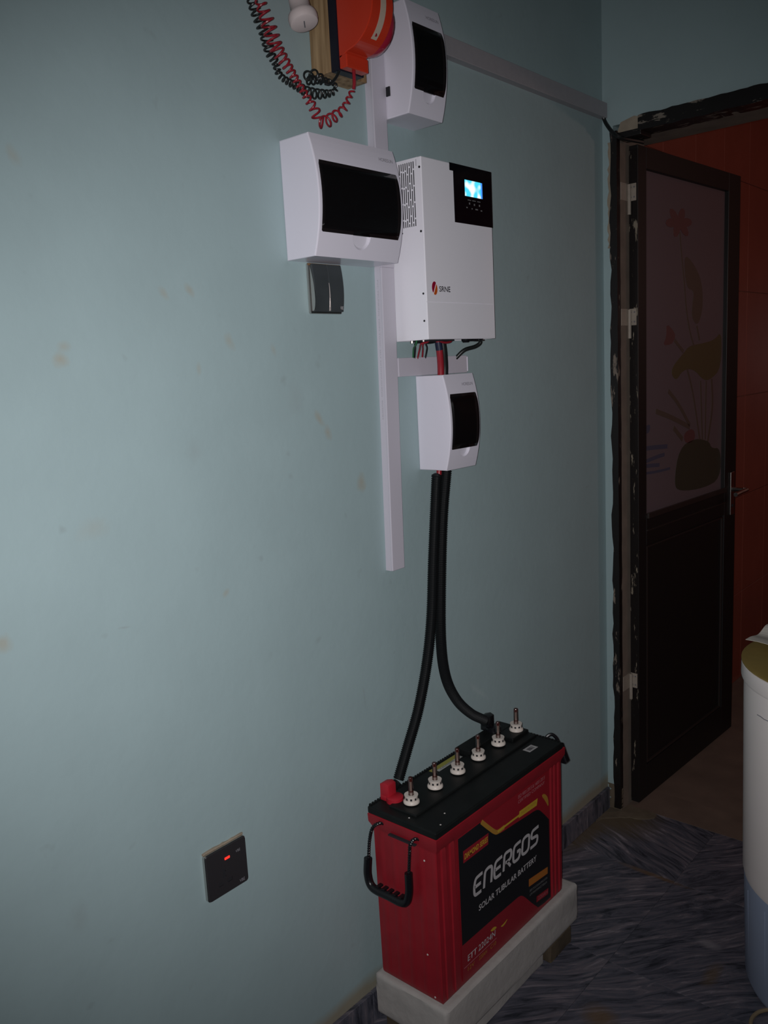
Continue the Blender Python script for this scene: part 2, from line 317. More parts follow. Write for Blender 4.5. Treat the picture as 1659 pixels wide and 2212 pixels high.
def add_box(bm, lo, hi, bevel=0.0, seg=2):
    r = bmesh.ops.create_cube(bm, size=1.0); vs = r['verts']
    for v in vs:
        v.co = Vector(((lo[i] + hi[i]) / 2 + v.co[i] * (hi[i] - lo[i]) for i in range(3)))
    if bevel:
        es = list({e for v in vs for e in v.link_edges})
        bmesh.ops.bevel(bm, geom=es, offset=bevel, segments=seg, profile=0.5, affect='EDGES')
def B(*boxes, bevel=0.0, seg=2):
    bm = bmesh.new()
    for lo, hi in boxes: add_box(bm, lo, hi, bevel, seg)
    return bm
def prism(pts, axis, a, b, bm=None, bevel=0.0):
    """2-D outline extruded along an axis from a to b. axis 'y': pts are (x,z); 'x': (y,z); 'z': (x,y)"""
    bm = bm or bmesh.new()
    def P(p, t): return {'y': (p[0], t, p[1]), 'x': (t, p[0], p[1]), 'z': (p[0], p[1], t)}[axis]
    A = [bm.verts.new(P(p, a)) for p in pts]; Bv = [bm.verts.new(P(p, b)) for p in pts]
    n = len(pts); fs = [bm.faces.new(A), bm.faces.new(Bv[::-1])]
    for i in range(n): bm.faces.new((A[i], A[(i + 1) % n], Bv[(i + 1) % n], Bv[i]))
    if bevel:
        bmesh.ops.recalc_face_normals(bm, faces=bm.faces)
        es = [e for e in bm.edges if len(e.link_faces) == 2 and (e.link_faces[0] in fs or e.link_faces[1] in fs)]
        bmesh.ops.bevel(bm, geom=es, offset=bevel, segments=2, profile=0.5, affect='EDGES')
    return bm
def lathe(prof, center, axis=Vector((0, 0, 1)), seg=24, bm=None):
    """prof: list of (radius, height along axis)"""
    bm = bm or bmesh.new(); axis = axis.normalized(); t = axis.orthogonal().normalized(); s = axis.cross(t)
    rings = []
    for r, h in prof:
        if r < 1e-6: rings.append([bm.verts.new(center + axis * h)])
        else: rings.append([bm.verts.new(center + axis * h + (t * math.cos(2 * PI * k / seg) + s * math.sin(2 * PI * k / seg)) * r) for k in range(seg)])
    for a, b in zip(rings, rings[1:]):
        for k in range(seg):
            k2 = (k + 1) % seg
            if len(a) == 1 and len(b) == 1: continue
            if len(a) == 1: bm.faces.new((a[0], b[k2], b[k]))
            elif len(b) == 1: bm.faces.new((a[k], a[k2], b[0]))
            else: bm.faces.new((a[k], a[k2], b[k2], b[k]))
    if len(rings[0]) > 1: bm.faces.new(rings[0])
    if len(rings[-1]) > 1: bm.faces.new(rings[-1])
    return bm
def catmull(pts, n):
    pts = [Vector(p) for p in pts]; P = [pts[0] * 2 - pts[1]] + pts + [pts[-1] * 2 - pts[-2]]; out = []
    for i in range(1, len(P) - 2):
        for k in range(n):
            t = k / n; a, b, c, d = P[i - 1], P[i], P[i + 1], P[i + 2]
            out.append(0.5 * ((2 * b) + (c - a) * t + (2 * a - 5 * b + 4 * c - d) * t * t + (3 * b - a - 3 * c + d) * t ** 3))
    out.append(pts[-1]); return out
def resample(pts, step):
    out = [pts[0].copy()]; acc = 0.0
    for a, b in zip(pts, pts[1:]):
        L = (b - a).length; d = step - acc
        while d <= L: out.append(a.lerp(b, d / L)); d += step
        acc = (acc + L) % step
    return out
def frames(pts):
    T = [((pts[min(i + 1, len(pts) - 1)] - pts[max(i - 1, 0)])).normalized() for i in range(len(pts))]
    n = T[0].orthogonal().normalized(); N = []
    for t in T:
        n = (n - t * n.dot(t))
        n = n.normalized() if n.length > 1e-6 else t.orthogonal().normalized()
        N.append(n.copy())
    return T, N
def tube(pts, rad, seg=8, bm=None, closed=False):
    bm = bm or bmesh.new(); pts = [Vector(p) for p in pts]; T, N = frames(pts); rings = []
    for i, p in enumerate(pts):
        r = rad[i] if isinstance(rad, (list, tuple)) else rad; b = T[i].cross(N[i])
        rings.append([bm.verts.new(p + (N[i] * math.cos(2 * PI * k / seg) + b * math.sin(2 * PI * k / seg)) * r) for k in range(seg)])
    for a, b in zip(rings, rings[1:]):
        for k in range(seg): bm.faces.new((a[k], a[(k + 1) % seg], b[(k + 1) % seg], b[k]))
    if not closed: bm.faces.new(rings[0][::-1]); bm.faces.new(rings[-1])
    return bm
def coil(path, R, pitch, r, seg=6, per=14, wob=0.25):
    base = resample(catmull(path, 30), pitch / per); T, N = frames(base); out = []
    ph = 0.0
    for i, p in enumerate(base):
        ph += 2 * PI / per * (1 + wob * math.sin(i * 0.021) + wob * 0.7 * math.sin(i * 0.0057 + 1))
        rr = R * (0.85 + 0.30 * math.sin(i * 0.023 + 2) + 0.15 * math.sin(i * 0.0071)); b = T[i].cross(N[i])
        out.append(p + (N[i] * math.cos(ph) + b * math.sin(ph)) * rr)
    return tube(out, r, seg)
def poly_flat(pts, O, X, Y, nrm, th=0.0003, bm=None):
    """thin printed shape: outline (u,v) on a surface with origin O and axes X, Y"""
    bm = bm or bmesh.new()
    A = [bm.verts.new(O + X * u + Y * v) for u, v in pts]; Cc = [bm.verts.new(O + X * u + Y * v + nrm * th) for u, v in pts]
    n = len(pts)
    try:
        f = bm.faces.new(Cc); bm.faces.new(A[::-1])
    except ValueError: pass
    for i in range(n): bm.faces.new((A[i], A[(i + 1) % n], Cc[(i + 1) % n], Cc[i]))
    return bm
def chaikin(pts, it=2, closed=False):
    for _ in range(it):
        out = [] if closed else [pts[0]]
        n = len(pts)
        for i in range(n if closed else n - 1):
            a, b = pts[i], pts[(i + 1) % n]
            out += [(a[0] * .75 + b[0] * .25, a[1] * .75 + b[1] * .25), (a[0] * .25 + b[0] * .75, a[1] * .25 + b[1] * .75)]
        if not closed: out.append(pts[-1])
        pts = out
    return pts
def ribbon(pts, wd, O, X, Y, nrm, th=0.0004, closed=False, bm=None):
    """flat stroke of width wd (or list of widths) along (u,v) points"""
    bm = bm or bmesh.new(); n = len(pts); rows = []
    for i in range(n):
        a = pts[(i - 1) % n] if (closed or i > 0) else pts[i]; b = pts[(i + 1) % n] if (closed or i < n - 1) else pts[i]
        d = Vector((b[0] - a[0], b[1] - a[1])); d = d.normalized() if d.length else Vector((1, 0)); pp = Vector((-d.y, d.x))
        w_ = (wd[i] if isinstance(wd, (list, tuple)) else wd) / 2
        rows.append([bm.verts.new(O + X * (pts[i][0] + s * pp.x * w_) + Y * (pts[i][1] + s * pp.y * w_) + nrm * h) for s, h in ((1, th), (-1, th), (-1, 0), (1, 0))])
    for i in range(n if closed else n - 1):
        a, b = rows[i], rows[(i + 1) % n]
        for k in range(4): bm.faces.new((a[k], a[(k + 1) % 4], b[(k + 1) % 4], b[k]))
    if not closed: bm.faces.new(rows[0]); bm.faces.new(rows[-1][::-1])
    return bm
def text_bm(s, O, X, Y, nrm, height, width=None, shear=0.0, th=0.0003, bold=0.0):
    cu = bpy.data.curves.new('t', 'FONT'); cu.body = s; cu.size = 1.0; cu.offset = bold; cu.resolution_u = 3
    ob = bpy.data.objects.new('t', cu); COL.objects.link(ob)
    bpy.context.view_layer.update()
    me = bpy.data.meshes.new_from_object(ob.evaluated_get(bpy.context.evaluated_depsgraph_get()))
    bm = bmesh.new(); bm.from_mesh(me)
    bpy.data.objects.remove(ob); bpy.data.curves.remove(cu); bpy.data.meshes.remove(me)
    if not bm.verts: return bm
    x0 = min(v.co.x for v in bm.verts); x1 = max(v.co.x for v in bm.verts); y0 = min(v.co.y for v in bm.verts); y1 = max(v.co.y for v in bm.verts)
    sy = height / (y1 - y0); sx = width / (x1 - x0) if width else sy
    bmesh.ops.remove_doubles(bm, verts=bm.verts, dist=1e-5)
    for v in bm.verts:
        u = (v.co.x - x0) * sx; q = (v.co.y - y0) * sy
        v.co = O + X * (u + shear * q) + Y * q + nrm * th
    return bm
X3, Y3, Z3 = Vector((1, 0, 0)), Vector((0, 1, 0)), Vector((0, 0, 1))
def on_front(name, s, x, y, z, h, wd, m, parent, shear=0.0, bold=0.0):   # print on a face that looks along +x
    return mesh_obj(name, text_bm(s, Vector((x, y, z)), Y3, Z3, X3, h, wd, shear, 0.0004, bold), m, parent)
def boolean(o, cutters):
    for c in cutters:
        md = o.modifiers.new('cut', 'BOOLEAN'); md.object = c; md.operation = 'DIFFERENCE'; md.solver = 'EXACT'
    bpy.context.view_layer.update()
    me = bpy.data.meshes.new_from_object(o.evaluated_get(bpy.context.evaluated_depsgraph_get()))
    o.modifiers.clear(); old = o.data; o.data = me; bpy.data.meshes.remove(old)
    for c in cutters: d = c.data; bpy.data.objects.remove(c); bpy.data.meshes.remove(d)
    for p in o.data.polygons: p.use_smooth = False

# ------------------------------------------------------------------ the room
YE, YB, XR, ZC = 2.36, -2.4, 3.0, 2.75          # end wall, back wall, right wall, ceiling
TH = 0.17                                       # end wall thickness
DX0, DX1, DZ = 0.052, 0.86, 2.063               # doorway
struct(mesh_obj('wall_left', B(((-0.15, YB, 0), (0, YE, ZC))), 'wall'))
bm = B(((-0.15, YE, 0), (DX0 - 0.02, YE + TH, ZC)), ((DX0 - 0.02, YE, DZ + 0.03), (DX1 + 0.04, YE + TH, ZC)), ((DX1 + 0.04, YE, 0), (XR, YE + TH, ZC)))
struct(mesh_obj('wall_end', bm, 'wall2'))
struct(mesh_obj('wall_right', B(((XR, YB, 0), (XR + 0.15, YE + TH, ZC))), 'wall2'))
struct(mesh_obj('wall_back', B(((-0.15, YB - 0.15, 0), (XR + 0.15, YB, ZC))), 'wall2'))
struct(mesh_obj('ceiling', B(((-0.15, YB - 0.15, ZC), (XR + 0.15, 5.2, ZC + 0.1))), 'ceiling'))
fo = struct(mesh_obj('floor', B(((-0.15, YB - 0.15, -0.1), (XR + 0.15, YE + 0.05, -0.004))), 'grout'))
def cuts(a, b, first, step):
    k = first
    while k > a: k -= step
    out = [a]; k += step
    while k < b - 1e-6: out.append(k); k += step
    out.append(b); return out
xs = cuts(0.0, XR, 0.331, 0.4); ys = cuts(YB, YE + 0.05, 2.0965, 0.4)
for i in range(len(xs) - 1):
    for j in range(len(ys) - 1):
        g = 0.0004; lo = (xs[i] + g, ys[j] + g); hi = (xs[i + 1] - g, ys[j + 1] - g)
        if hi[0] - lo[0] < 0.01 or hi[1] - lo[1] < 0.01: continue
        c = Vector(((lo[0] + hi[0]) / 2, (lo[1] + hi[1]) / 2, 0))
        t = mesh_obj('floor_tile', B(((lo[0], lo[1], -0.004), (hi[0], hi[1], 0.0)), bevel=0.0003, seg=1), 'floor', None, c)
        t.pass_index = 1 if (lo[0] < 0.2 < hi[0] and lo[1] < 2.2 < hi[1]) else 0
        t.parent = fo; t.location = c
# skirting tiles
sk = struct(mesh_obj('baseboard_left', B(((0.0, YB, 0.0), (0.004, YE, 0.070))), 'grout'))
k = YB
while k < YE - 0.01:
    y1 = min(k + 0.4, YE - 0.006)
    c = Vector((0, k, 0))
    t = mesh_obj('skirting_tile', B(((0.0, k + 0.001, 0.001), (0.010, y1 - 0.001, 0.074)), bevel=0.001, seg=1), 'skirt', None, c)
    t.parent = sk; t.location = c; k += 0.4

# ------------------------------------------------------------------ doorway and washroom behind it
dr = thing('door_1', 'doorway', 'door', (DX0, YE, 0)); del dr['label']; del dr['category']; dr['kind'] = 'structure'
def wobble_strip(x0, x1, y0, y1, z0, z1, amp, n=60):
    """old timber post with ragged edges"""
    bm = bmesh.new(); rows = []
    for i in range(n + 1):
        z = z0 + (z1 - z0) * i / n; a = amp * (random.random() - 0.5) * 2; b = amp * 0.4 * (random.random() - 0.5)
        rows.append([bm.verts.new(p) for p in ((x0 + a, y0, z), (x1 + b, y0, z), (x1 + b, y1, z), (x0 + a, y1, z))])
    for a, b in zip(rows, rows[1:]):
        for k in range(4): bm.faces.new((a[k], a[(k + 1) % 4], b[(k + 1) % 4], b[k]))
    bm.faces.new(rows[0][::-1]); bm.faces.new(rows[-1]); return bm
mesh_obj('frame_post', wobble_strip(0.029, 0.050, YE - 0.014, YE + 0.006, 0.012, 2.075, 0.0035), 'frame', dr)
mesh_obj('frame_post', wobble_strip(DX1, DX1 + 0.045, YE - 0.016, YE + 0.045, 0.0, 2.10, 0.003), 'frame', dr)
bm = bmesh.new(); rows = []
for i in range(50):
    x = 0.112 + (DX1 + 0.045 - 0.112) * i / 49; a = 0.004 * (random.random() - .5); b = 0.004 * (random.random() - .5)
    rows.append([bm.verts.new(p) for p in ((x, YE - 0.012, 2.062 + a), (x, YE - 0.012, 2.102 + b), (x, YE + 0.06, 2.102 + b), (x, YE + 0.06, 2.062 + a))])
for a, b in zip(rows, rows[1:]):
    for k in range(4): bm.faces.new((a[k], a[(k + 1) % 4], b[(k + 1) % 4], b[k]))
bm.faces.new(rows[0][::-1]); bm.faces.new(rows[-1])
mesh_obj('frame_head', bm, 'framecross', dr)
mesh_obj('frame_head', B(((0.034, YE - 0.010, 2.052), (0.120, YE + 0.06, 2.069)), bevel=0.002), 'framecross', dr)
# patch of bare plaster over the corner of the frame
bm = bmesh.new()
prism([(0.048, 2.072), (0.062, 2.066), (0.090, 2.068), (0.112, 2.066), (0.113, 2.100), (0.098, 2.105), (0.080, 2.101), (0.058, 2.096)], 'y', YE - 0.005, YE + 0.02, bm)
mesh_obj('plaster_patch', bm, 'plaster', dr)
mesh_obj('plaster_patch', wobble_strip(0.018, 0.031, YE - 0.003, YE + 0.01, 1.76, 2.05, 0.004, 24), 'plaster', dr)
mesh_obj('plaster_patch', wobble_strip(0.008, 0.050, YE - 0.003, YE + 0.006, 0.0, 0.085, 0.008, 14), 'dirt', dr)
mesh_obj('reveal', B(((0.022, YE + 0.006, 0.0), (0.0485, YE + TH, DZ))), 'reveal', dr)
mesh_obj('reveal', B(((DX1, YE + 0.045, 0.0), (DX1 + 0.04, YE + TH, DZ))), 'reveal', dr)
mesh_obj('soffit', B(((0.022, YE + 0.04, DZ), (DX1 + 0.04, YE + TH + 0.004, DZ + 0.03))), 'reveal', dr)
mesh_obj('threshold', B(((DX0 - 0.02, YE + 0.045, -0.02), (DX1 + 0.04, YE + TH + 0.01, 0.001))), 'bathfloor', dr)
fp_ = chaikin([(0.010, YE - 0.13), (0.024, YE - 0.075), (0.050, YE - 0.055), (0.075, YE - 0.028), (0.115, YE - 0.022), (0.150, YE + 0.010), (0.155, YE + 0.045), (0.03, YE + 0.045), (0.006, YE - 0.004)], 2, True)
mesh_obj('cement_smear', prism([(x + random.uniform(-.003, .003), y + random.uniform(-.003, .003)) for x, y in fp_], 'z', 0.0, 0.003), 'dirt', dr)

# washroom shell
BX, BY1 = -0.04, 5.0
wt = struct(mesh_obj('wall_washroom_left', B(((BX - 0.12, YE + TH, 0), (BX - 0.006, BY1, ZC))), 'tilegrout'))
TW, TT = 0.283, 0.4275
for i in range(9):
    for j in range(7):
        y0 = 3.439 - TW * 4 + TW * i; z0 = 1.257 - TT * 3 + TT * j; y1 = y0 + TW; z1 = min(z0 + TT, ZC)
        y0 = max(y0, YE + TH); z0 = max(z0, 0); y1 = min(y1, BY1)
        if y1 - y0 < 0.02 or z1 - z0 < 0.02: continue
        c = Vector((BX, y0, z0))
        t = mesh_obj('wall_tile', B(((BX - 0.006, y0 + 0.001, z0 + 0.001), (BX, y1 - 0.001, z1 - 0.001)), bevel=0.0012, seg=1), 'redtile', None, c)
        t.parent = wt; t.location = c
struct(mesh_obj('wall_washroom_end', B(((BX - 0.12, BY1, 0), (2.2, BY1 + 0.1, ZC))), 'redtile'))
struct(mesh_obj('wall_washroom_right', B(((2.1, YE + TH, 0), (2.2, BY1, ZC))), 'redtile'))
struct(mesh_obj('floor_washroom', B(((BX - 0.12, YE + 0.05, -0.1), (2.2, BY1 + 0.1, -0.001))), 'bathfloor'))

# the open door leaf: local s along the leaf, n out of its visible face
DA = Vector((0.077, 2.425, 0)); DB = Vector((0.114, 3.168, 0)); DS = (DB - DA).normalized(); DN = Vector((DS.y, -DS.x, 0))
def dbox(bm, s0, s1, n0, n1, z0, z1, bevel=0.0):
    r = bmesh.new(); add_box(r, (s0, n0, z0), (s1, n1, z1), bevel)
    me = bpy.data.meshes.new('t'); 
    for v in r.verts: s, n, z = v.co; v.co = DA + DS * s + DN * n + Z3 * z
    r.to_mesh(me); r.free(); bm.from_mesh(me); bpy.data.meshes.remove(me); return bm
def DBX(*a, bevel=0.0): return dbox(bmesh.new(), *a, bevel=bevel)
WD, HT = 0.744, 2.045
dl = thing('door_leaf', 'dark worn door with frosted lotus pane standing open in the doorway', 'door', (DA.x, DA.y, 0))
mesh_obj('stile', DBX(0.0, 0.052, -0.028, 0, 0.008, HT, bevel=0.0015), 'door', dl)
mesh_obj('stile', DBX(WD - 0.098, WD, -0.028, 0, 0.008, HT, bevel=0.0015), 'door', dl)
mesh_obj('rail', DBX(0.052, WD - 0.098, -0.028, 0, 1.985, HT, bevel=0.0015), 'door', dl)
mesh_obj('rail', DBX(0.052, WD - 0.098, -0.028, 0, 0.86, 0.955, bevel=0.0015), 'door', dl)
mesh_obj('rail', DBX(0.052, WD - 0.098, -0.028, 0, 0.008, 0.12, bevel=0.0015), 'door', dl)
mesh_obj('lower_panel', DBX(0.052, WD - 0.098, -0.024, -0.008, 0.12, 0.86), 'door', dl)
mesh_obj('edge_strip', DBX(-0.002, 0.0, -0.027, -0.001, 0.02, HT - 0.01), 'dooredge', dl)
bm = bmesh.new()
dbox(bm, 0.052, WD - 0.098, 0.0, 0.008, 0.945, 0.962, 0.001); dbox(bm, 0.052, WD - 0.098, 0.0, 0.004, 0.905, 0.909)
mesh_obj('glazing_bead', bm, 'doortrim', dl)
bm = bmesh.new()
dbox(bm, 0.060, 0.064, -0.008, -0.002, 0.13, 0.85); dbox(bm, WD - 0.110, WD - 0.106, -0.008, -0.002, 0.13, 0.85); dbox(bm, 0.06, WD - 0.106, -0.008, -0.002, 0.125, 0.13)
dbox(bm, 0.06, WD - 0.106, -0.008, -0.002, 0.85, 0.855)
mesh_obj('panel_moulding', bm, 'doortrim', dl)
gl = mesh_obj('glass_pane', DBX(0.050, WD - 0.096, -0.020, -0.014, 0.955, 1.987), 'frosted', dl)
GO = DA - DN * 0.014
def gprint(name, pts, m, smooth=2, th=0.0006):
    return mesh_obj(name, poly_flat(chaikin(pts, smooth, True), GO, DS, Z3, DN, th), m, gl)
def gstroke(name, strokes, m, wds):
    for st, wd in zip(strokes, wds): mesh_obj(name, ribbon(chaikin(st, 2), wd, GO, DS, Z3, DN, 0.0008), m, gl)
for k in range(6):   # lotus petals
    a = k * PI / 3 + 0.2; cx_, cz_ = 0.295 + 0.05 * math.cos(a), 1.855 + 0.022 * math.sin(a)
    gprint('lotus_petal', [(cx_ + 0.045 * math.cos(a) * math.cos(t) - 0.022 * math.sin(a) * math.sin(t), cz_ + 0.026 * math.sin(a) * math.cos(t) + 0.014 * math.cos(a) * math.sin(t)) for t in [i * PI / 5 for i in range(10)]], 'petal', 0, 0.0006 + 0.00012 * k)
gprint('seed_pod', [(0.327, 1.763), (0.399, 1.739), (0.469, 1.68), (0.478, 1.593), (0.438, 1.532), (0.39, 1.564), (0.396, 1.604), (0.41, 1.65), (0.348, 1.655)], 'stem')
gprint('lotus_bud', [(0.21, 1.546), (0.273, 1.513), (0.267, 1.491), (0.242, 1.477), (0.186, 1.475), (0.211, 1.502)], 'petal', 1)
gprint('lotus_leaf', [(0.634, 1.519), (0.575, 1.487), (0.461, 1.476), (0.378, 1.472), (0.326, 1.444), (0.262, 1.412), (0.243, 1.385), (0.282, 1.36), (0.327, 1.393), (0.407, 1.396), (0.492, 1.351), (0.55, 1.354), (0.632, 1.388)], 'leaf')
gprint('base_leaf', [(0.304, 1.139), (0.426, 1.162), (0.542, 1.139), (0.558, 1.112), (0.640, 1.106), (0.640, 0.994), (0.503, 0.978), (0.307, 0.993), (0.267, 1.025)], 'leafdark')
gprint('small_lotus', [(0.33, 1.183), (0.411, 1.2), (0.433, 1.156), (0.358, 1.145)], 'petal', 2)
gprint('small_bud', [(0.063, 1.23), (0.104, 1.237), (0.098, 1.21), (0.069, 1.207)], 'water', 2)
gstroke('lotus_stem', [[(0.3, 1.827), (0.314, 1.757), (0.335, 1.675), (0.349, 1.592), (0.377, 1.518), (0.412, 1.468)], [(0.431, 1.535), (0.453, 1.488)], [(0.267, 1.491), (0.332, 1.453)],
        [(0.36, 1.397), (0.409, 1.313), (0.462, 1.153)], [(0.464, 1.352), (0.483, 1.151)], [(0.509, 1.35), (0.505, 1.149)], [(0.553, 1.354), (0.568, 1.261), (0.527, 1.14)], [(0.071, 1.21), (0.071, 1.174)]],
        'stem', [.008, .010, .012, .010, .010, .010, .014, .007])
gstroke('leaf_blade', [[(0.225, 1.332), (0.30, 1.285), (0.384, 1.208)], [(0.139, 1.273), (0.25, 1.245), (0.384, 1.202)], [(0.264, 1.21), (0.33, 1.166)]], 'stem', [.014, .016, .016])
gstroke('water_stroke', [[(0.054, 1.163), (0.128, 1.160), (0.22, 1.154)], [(0.054, 1.120), (0.15, 1.128), (0.20, 1.130)], [(0.054, 1.108), (0.12, 1.104), (0.165, 1.100)], [(0.054, 1.086), (0.14, 1.080), (0.24, 1.080)]], 'water', [.014, .012, .012, .008])
bm = DBX(0.688, 0.722, 0.0, 0.006, 0.853, 1.012, bevel=0.002)
hp = mesh_obj('handle_plate', bm, 'chrome', dl)
q = DA + DS * 0.705 + Z3 * 0.947
mesh_obj('lever', tube([q, q + DN * 0.045, q + DN * 0.052 + DS * 0.01, q + DN * 0.052 - DS * 0.09 - Z3 * 0.004], 0.008, 8), 'chrome', hp, smooth=True)
mesh_obj('keyhole', tube([q - Z3 * 0.06 + DN * 0.005, q - Z3 * 0.06 + DN * 0.008], 0.006, 10), 'dark', hp)
for zc in (1.916, 1.562, 0.427):
    h = mesh_obj('hinge', DBX(-0.004, -0.002, -0.026, -0.004, zc - 0.024, zc + 0.024), 'hinge', dl)
    mesh_obj('frame_leaf', B(((0.0484, YE + 0.012, zc - 0.024), (0.0500, YE + 0.056, zc + 0.024))), 'hinge', h)
    o2 = DA - DS * 0.008 - DN * 0.0235 + Z3 * zc
    mesh_obj('knuckle', tube([o2 - Z3 * 0.062, o2 + Z3 * 0.022], 0.0055, 10), 'hinge', h, smooth=True)
    bm = bmesh.new()
    for dz in (-0.014, 0.014):
        for dn in (-0.020, -0.010): tube([DA + DN * dn + Z3 * (zc + dz) - DS * 0.004, DA + DN * dn + Z3 * (zc + dz) - DS * 0.005], 0.0025, 8, bm)
    mesh_obj('hinge_screw', bm, 'groove', h)['kind'] = 'stuff'

# ------------------------------------------------------------------ trunking
def trunk_v(name, label, y0a, y0b, z0, z1, wd=0.040, dp=0.020):
    """y0a: left edge at z0, y0b: at z1"""
    t = thing(name, label, 'trunking', (0, y0a, z0), 'white wall trunking')
    def run(m0, m1, x0, x1):
        bm = bmesh.new(); vs = []
        for z, y in ((z0, y0a), (z1, y0b)):
            vs.append([bm.verts.new(p) for p in ((x0, y + m0, z), (x1, y + m0, z), (x1, y + wd - m1, z), (x0, y + wd - m1, z))])
        a, b = vs
        for k in range(4): bm.faces.new((a[k], a[(k + 1) % 4], b[(k + 1) % 4], b[k]))
        bm.faces.new(a[::-1]); bm.faces.new(b); return bm
    mesh_obj('channel', run(0.0006, 0.0006, 0.0, dp - 0.004), 'trunk', t)
    bm = run(0, 0, dp - 0.0055, dp)
    bmesh.ops.bevel(bm, geom=list(bm.edges), offset=0.0012, segments=2, profile=0.5, affect='EDGES')
    mesh_obj('lid', bm, 'trunk', t)
    return t
t1 = trunk_v('cable_trunking', 'white vertical trunking running down beside the inverter, open lower end', 1.3315, 1.3450, 1.0180, 1.655)
mesh_obj('printed_marking', text_bm('PVC TRUNKING  NON-TOXIC SELF EXTINGUISHING  40x20MM', Vector((0.0075, 1.3440, 1.630)), Vector((0, -0.0205, -1)).normalized(), X3, -Y3, 0.0030, 0.285, 0.0, 0.0008), 'palegrey', t1)
trunk_v('cable_trunking', 'white vertical trunking between the ceiling and the wide distribution box', 1.3460, 1.3450, 1.655, ZC - 0.002)
def trunk_h(name, label, y0, y1, z0, z1, dp=0.020, m='trunk'):
    t = thing(name, label, 'trunking', (0, y0, z0), 'white wall trunking')
    mesh_obj('channel', B(((0, y0, z0 + 0.0006), (dp - 0.004, y1, z1 - 0.0006))), m, t)
    mesh_obj('lid', B(((dp - 0.0055, y0 + 0.0005, z0), (dp, y1 - 0.0005, z1)), bevel=0.0012), m, t)
    return t
t3 = trunk_h('cable_trunking', 'short white horizontal trunking under the inverter', 1.3835, 1.632, 1.431, 1.4705)
mesh_obj('end_cap', B(((0.0, 1.632, 1.434), (0.021, 1.6345, 1.4675)), bevel=0.0005), 'plastic', t3)
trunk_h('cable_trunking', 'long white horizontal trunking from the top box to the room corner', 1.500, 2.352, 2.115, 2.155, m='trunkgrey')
ct = tube(catmull([(0.012, 2.335, 2.135), (0.014, 2.345, 2.110), (0.030, 2.338, 2.086), (0.046, 2.338, 2.066), (0.064, 2.345, 2.052), (0.095, 2.42, 2.046)], 8), 0.0055, 8)
tag(mesh_obj('door_cable', ct, 'wireblack', None, (0.012, 2.335, 2.05), smooth=True), 'short black cable bridging trunking end and top of door frame', 'cable')

# ------------------------------------------------------------------ distribution boxes with smoked covers
def dist_box(label, y0, y1, z0, z1, xe, xm, wy0, wy1, wz0, wz1, npole):
    t = thing('distribution_box', label, 'electrical box', (0, y0, z0), 'white distribution boxes')
    zm = (z0 + z1) / 2; hh = (z1 - z0) / 2
    def front(z, off=0.0): return xe + (xm - xe) * (1 - ((z - zm) / hh) ** 2) + off
    n = 20; prof = [(0.0, z0), ] + [(front(z0 + (z1 - z0) * i / n), z0 + (z1 - z0) * i / n) for i in range(n + 1)] + [(0.0, z1)]
    ho = mesh_obj('housing', prism(prof, 'y', y0, y1, bevel=0.0022), 'plastic', t)
    cut = []
    # breaker pocket and thumb recess
    c1 = mesh_obj('cut', B(((0.030, wy0 + 0.004, wz0 + 0.006), (0.13, wy1 - 0.004, wz1 - 0.006))), 'dark', None); cut.append(c1)
    ty = (wy0 + wy1) / 2; tr = min(0.025, (wy1 - wy0) * 0.20); xf = front(wz0 - 0.008)
    bmc = lathe([(0, -0.006), (tr * 0.80, -0.0055), (tr * 0.97, -0.003), (tr, 0.01), (0, 0.01)], Vector((xf + 0.0008, ty, wz0 - 0.001)), Vector((1, 0, -0.12)), 28)
    c2 = mesh_obj('cut', bmc, 'dark', None); cut.append(c2)
    boolean(ho, cut)
    # breakers seen faintly behind the cover
    bw = 0.018; yb = ty - npole * bw / 2; zc = (wz0 + wz1) / 2
    for i in range(npole):
        br = mesh_obj('breaker', B(((0.031, yb + i * bw + 0.0005, zc - 0.040), (0.060, yb + (i + 1) * bw - 0.0005, zc + 0.040)), ((0.060, yb + i * bw + 0.0005, zc - 0.022), (0.070, yb + (i + 1) * bw - 0.0005, zc + 0.022)), bevel=0.001), 'plastic', t)
        mesh_obj('toggle', B(((0.070, yb + i * bw + 0.004, zc - 0.004), (0.078, yb + (i + 1) * bw - 0.004, zc + 0.008)), bevel=0.001), 'dark', br)
    # curved smoked cover, slightly proud, with returned edges
    bm = bmesh.new(); n = 18; rows = []
    for i in range(n + 1):
        z = wz0 + (wz1 - wz0) * i / n; e = 0.0045 * (1 - abs(2 * i / n - 1) ** 6); a = front(z)
        rows.append([bm.verts.new(p) for p in ((a - 0.001, wy0, z), (a + e, wy0 + 0.0035, z), (a + e, wy1 - 0.0035, z), (a - 0.001, wy1, z), (a - 0.003, wy1 - 0.002, z), (a - 0.003, wy0 + 0.002, z))])
    for a, b in zip(rows, rows[1:]):
        for k in range(6): bm.faces.new((a[k], a[(k + 1) % 6], b[(k + 1) % 6], b[k]))
    bm.faces.new(rows[0][::-1]); bm.faces.new(rows[-1])
    mesh_obj('smoked_cover', bm, 'smoked', t, smooth=True)
    ts = z1 - 0.0215; xx = front(ts - 0.0045)
    sl = (front(ts + 0.004) - front(ts - 0.004)) / 0.008; yv = Vector((sl, 0, 1)).normalized()
    wt_ = 0.040
    mesh_obj('brand_print', text_bm('HORESUN', Vector((xx, y1 - 0.013 - wt_, ts - 0.0045)), Y3, yv, Vector((1, 0, -sl)).normalized(), 0.0070, wt_, 0.1, 0.0009, 0.01), 'greyprint', t)
    return t, front
dist_box('wide white distribution box with smoked cover above the two-gang switch', 1.1036, 1.3340, 1.6555, 1.8655, 0.0742, 0.094, 1.1105, 1.3255, 1.6965, 1.8185, 8)
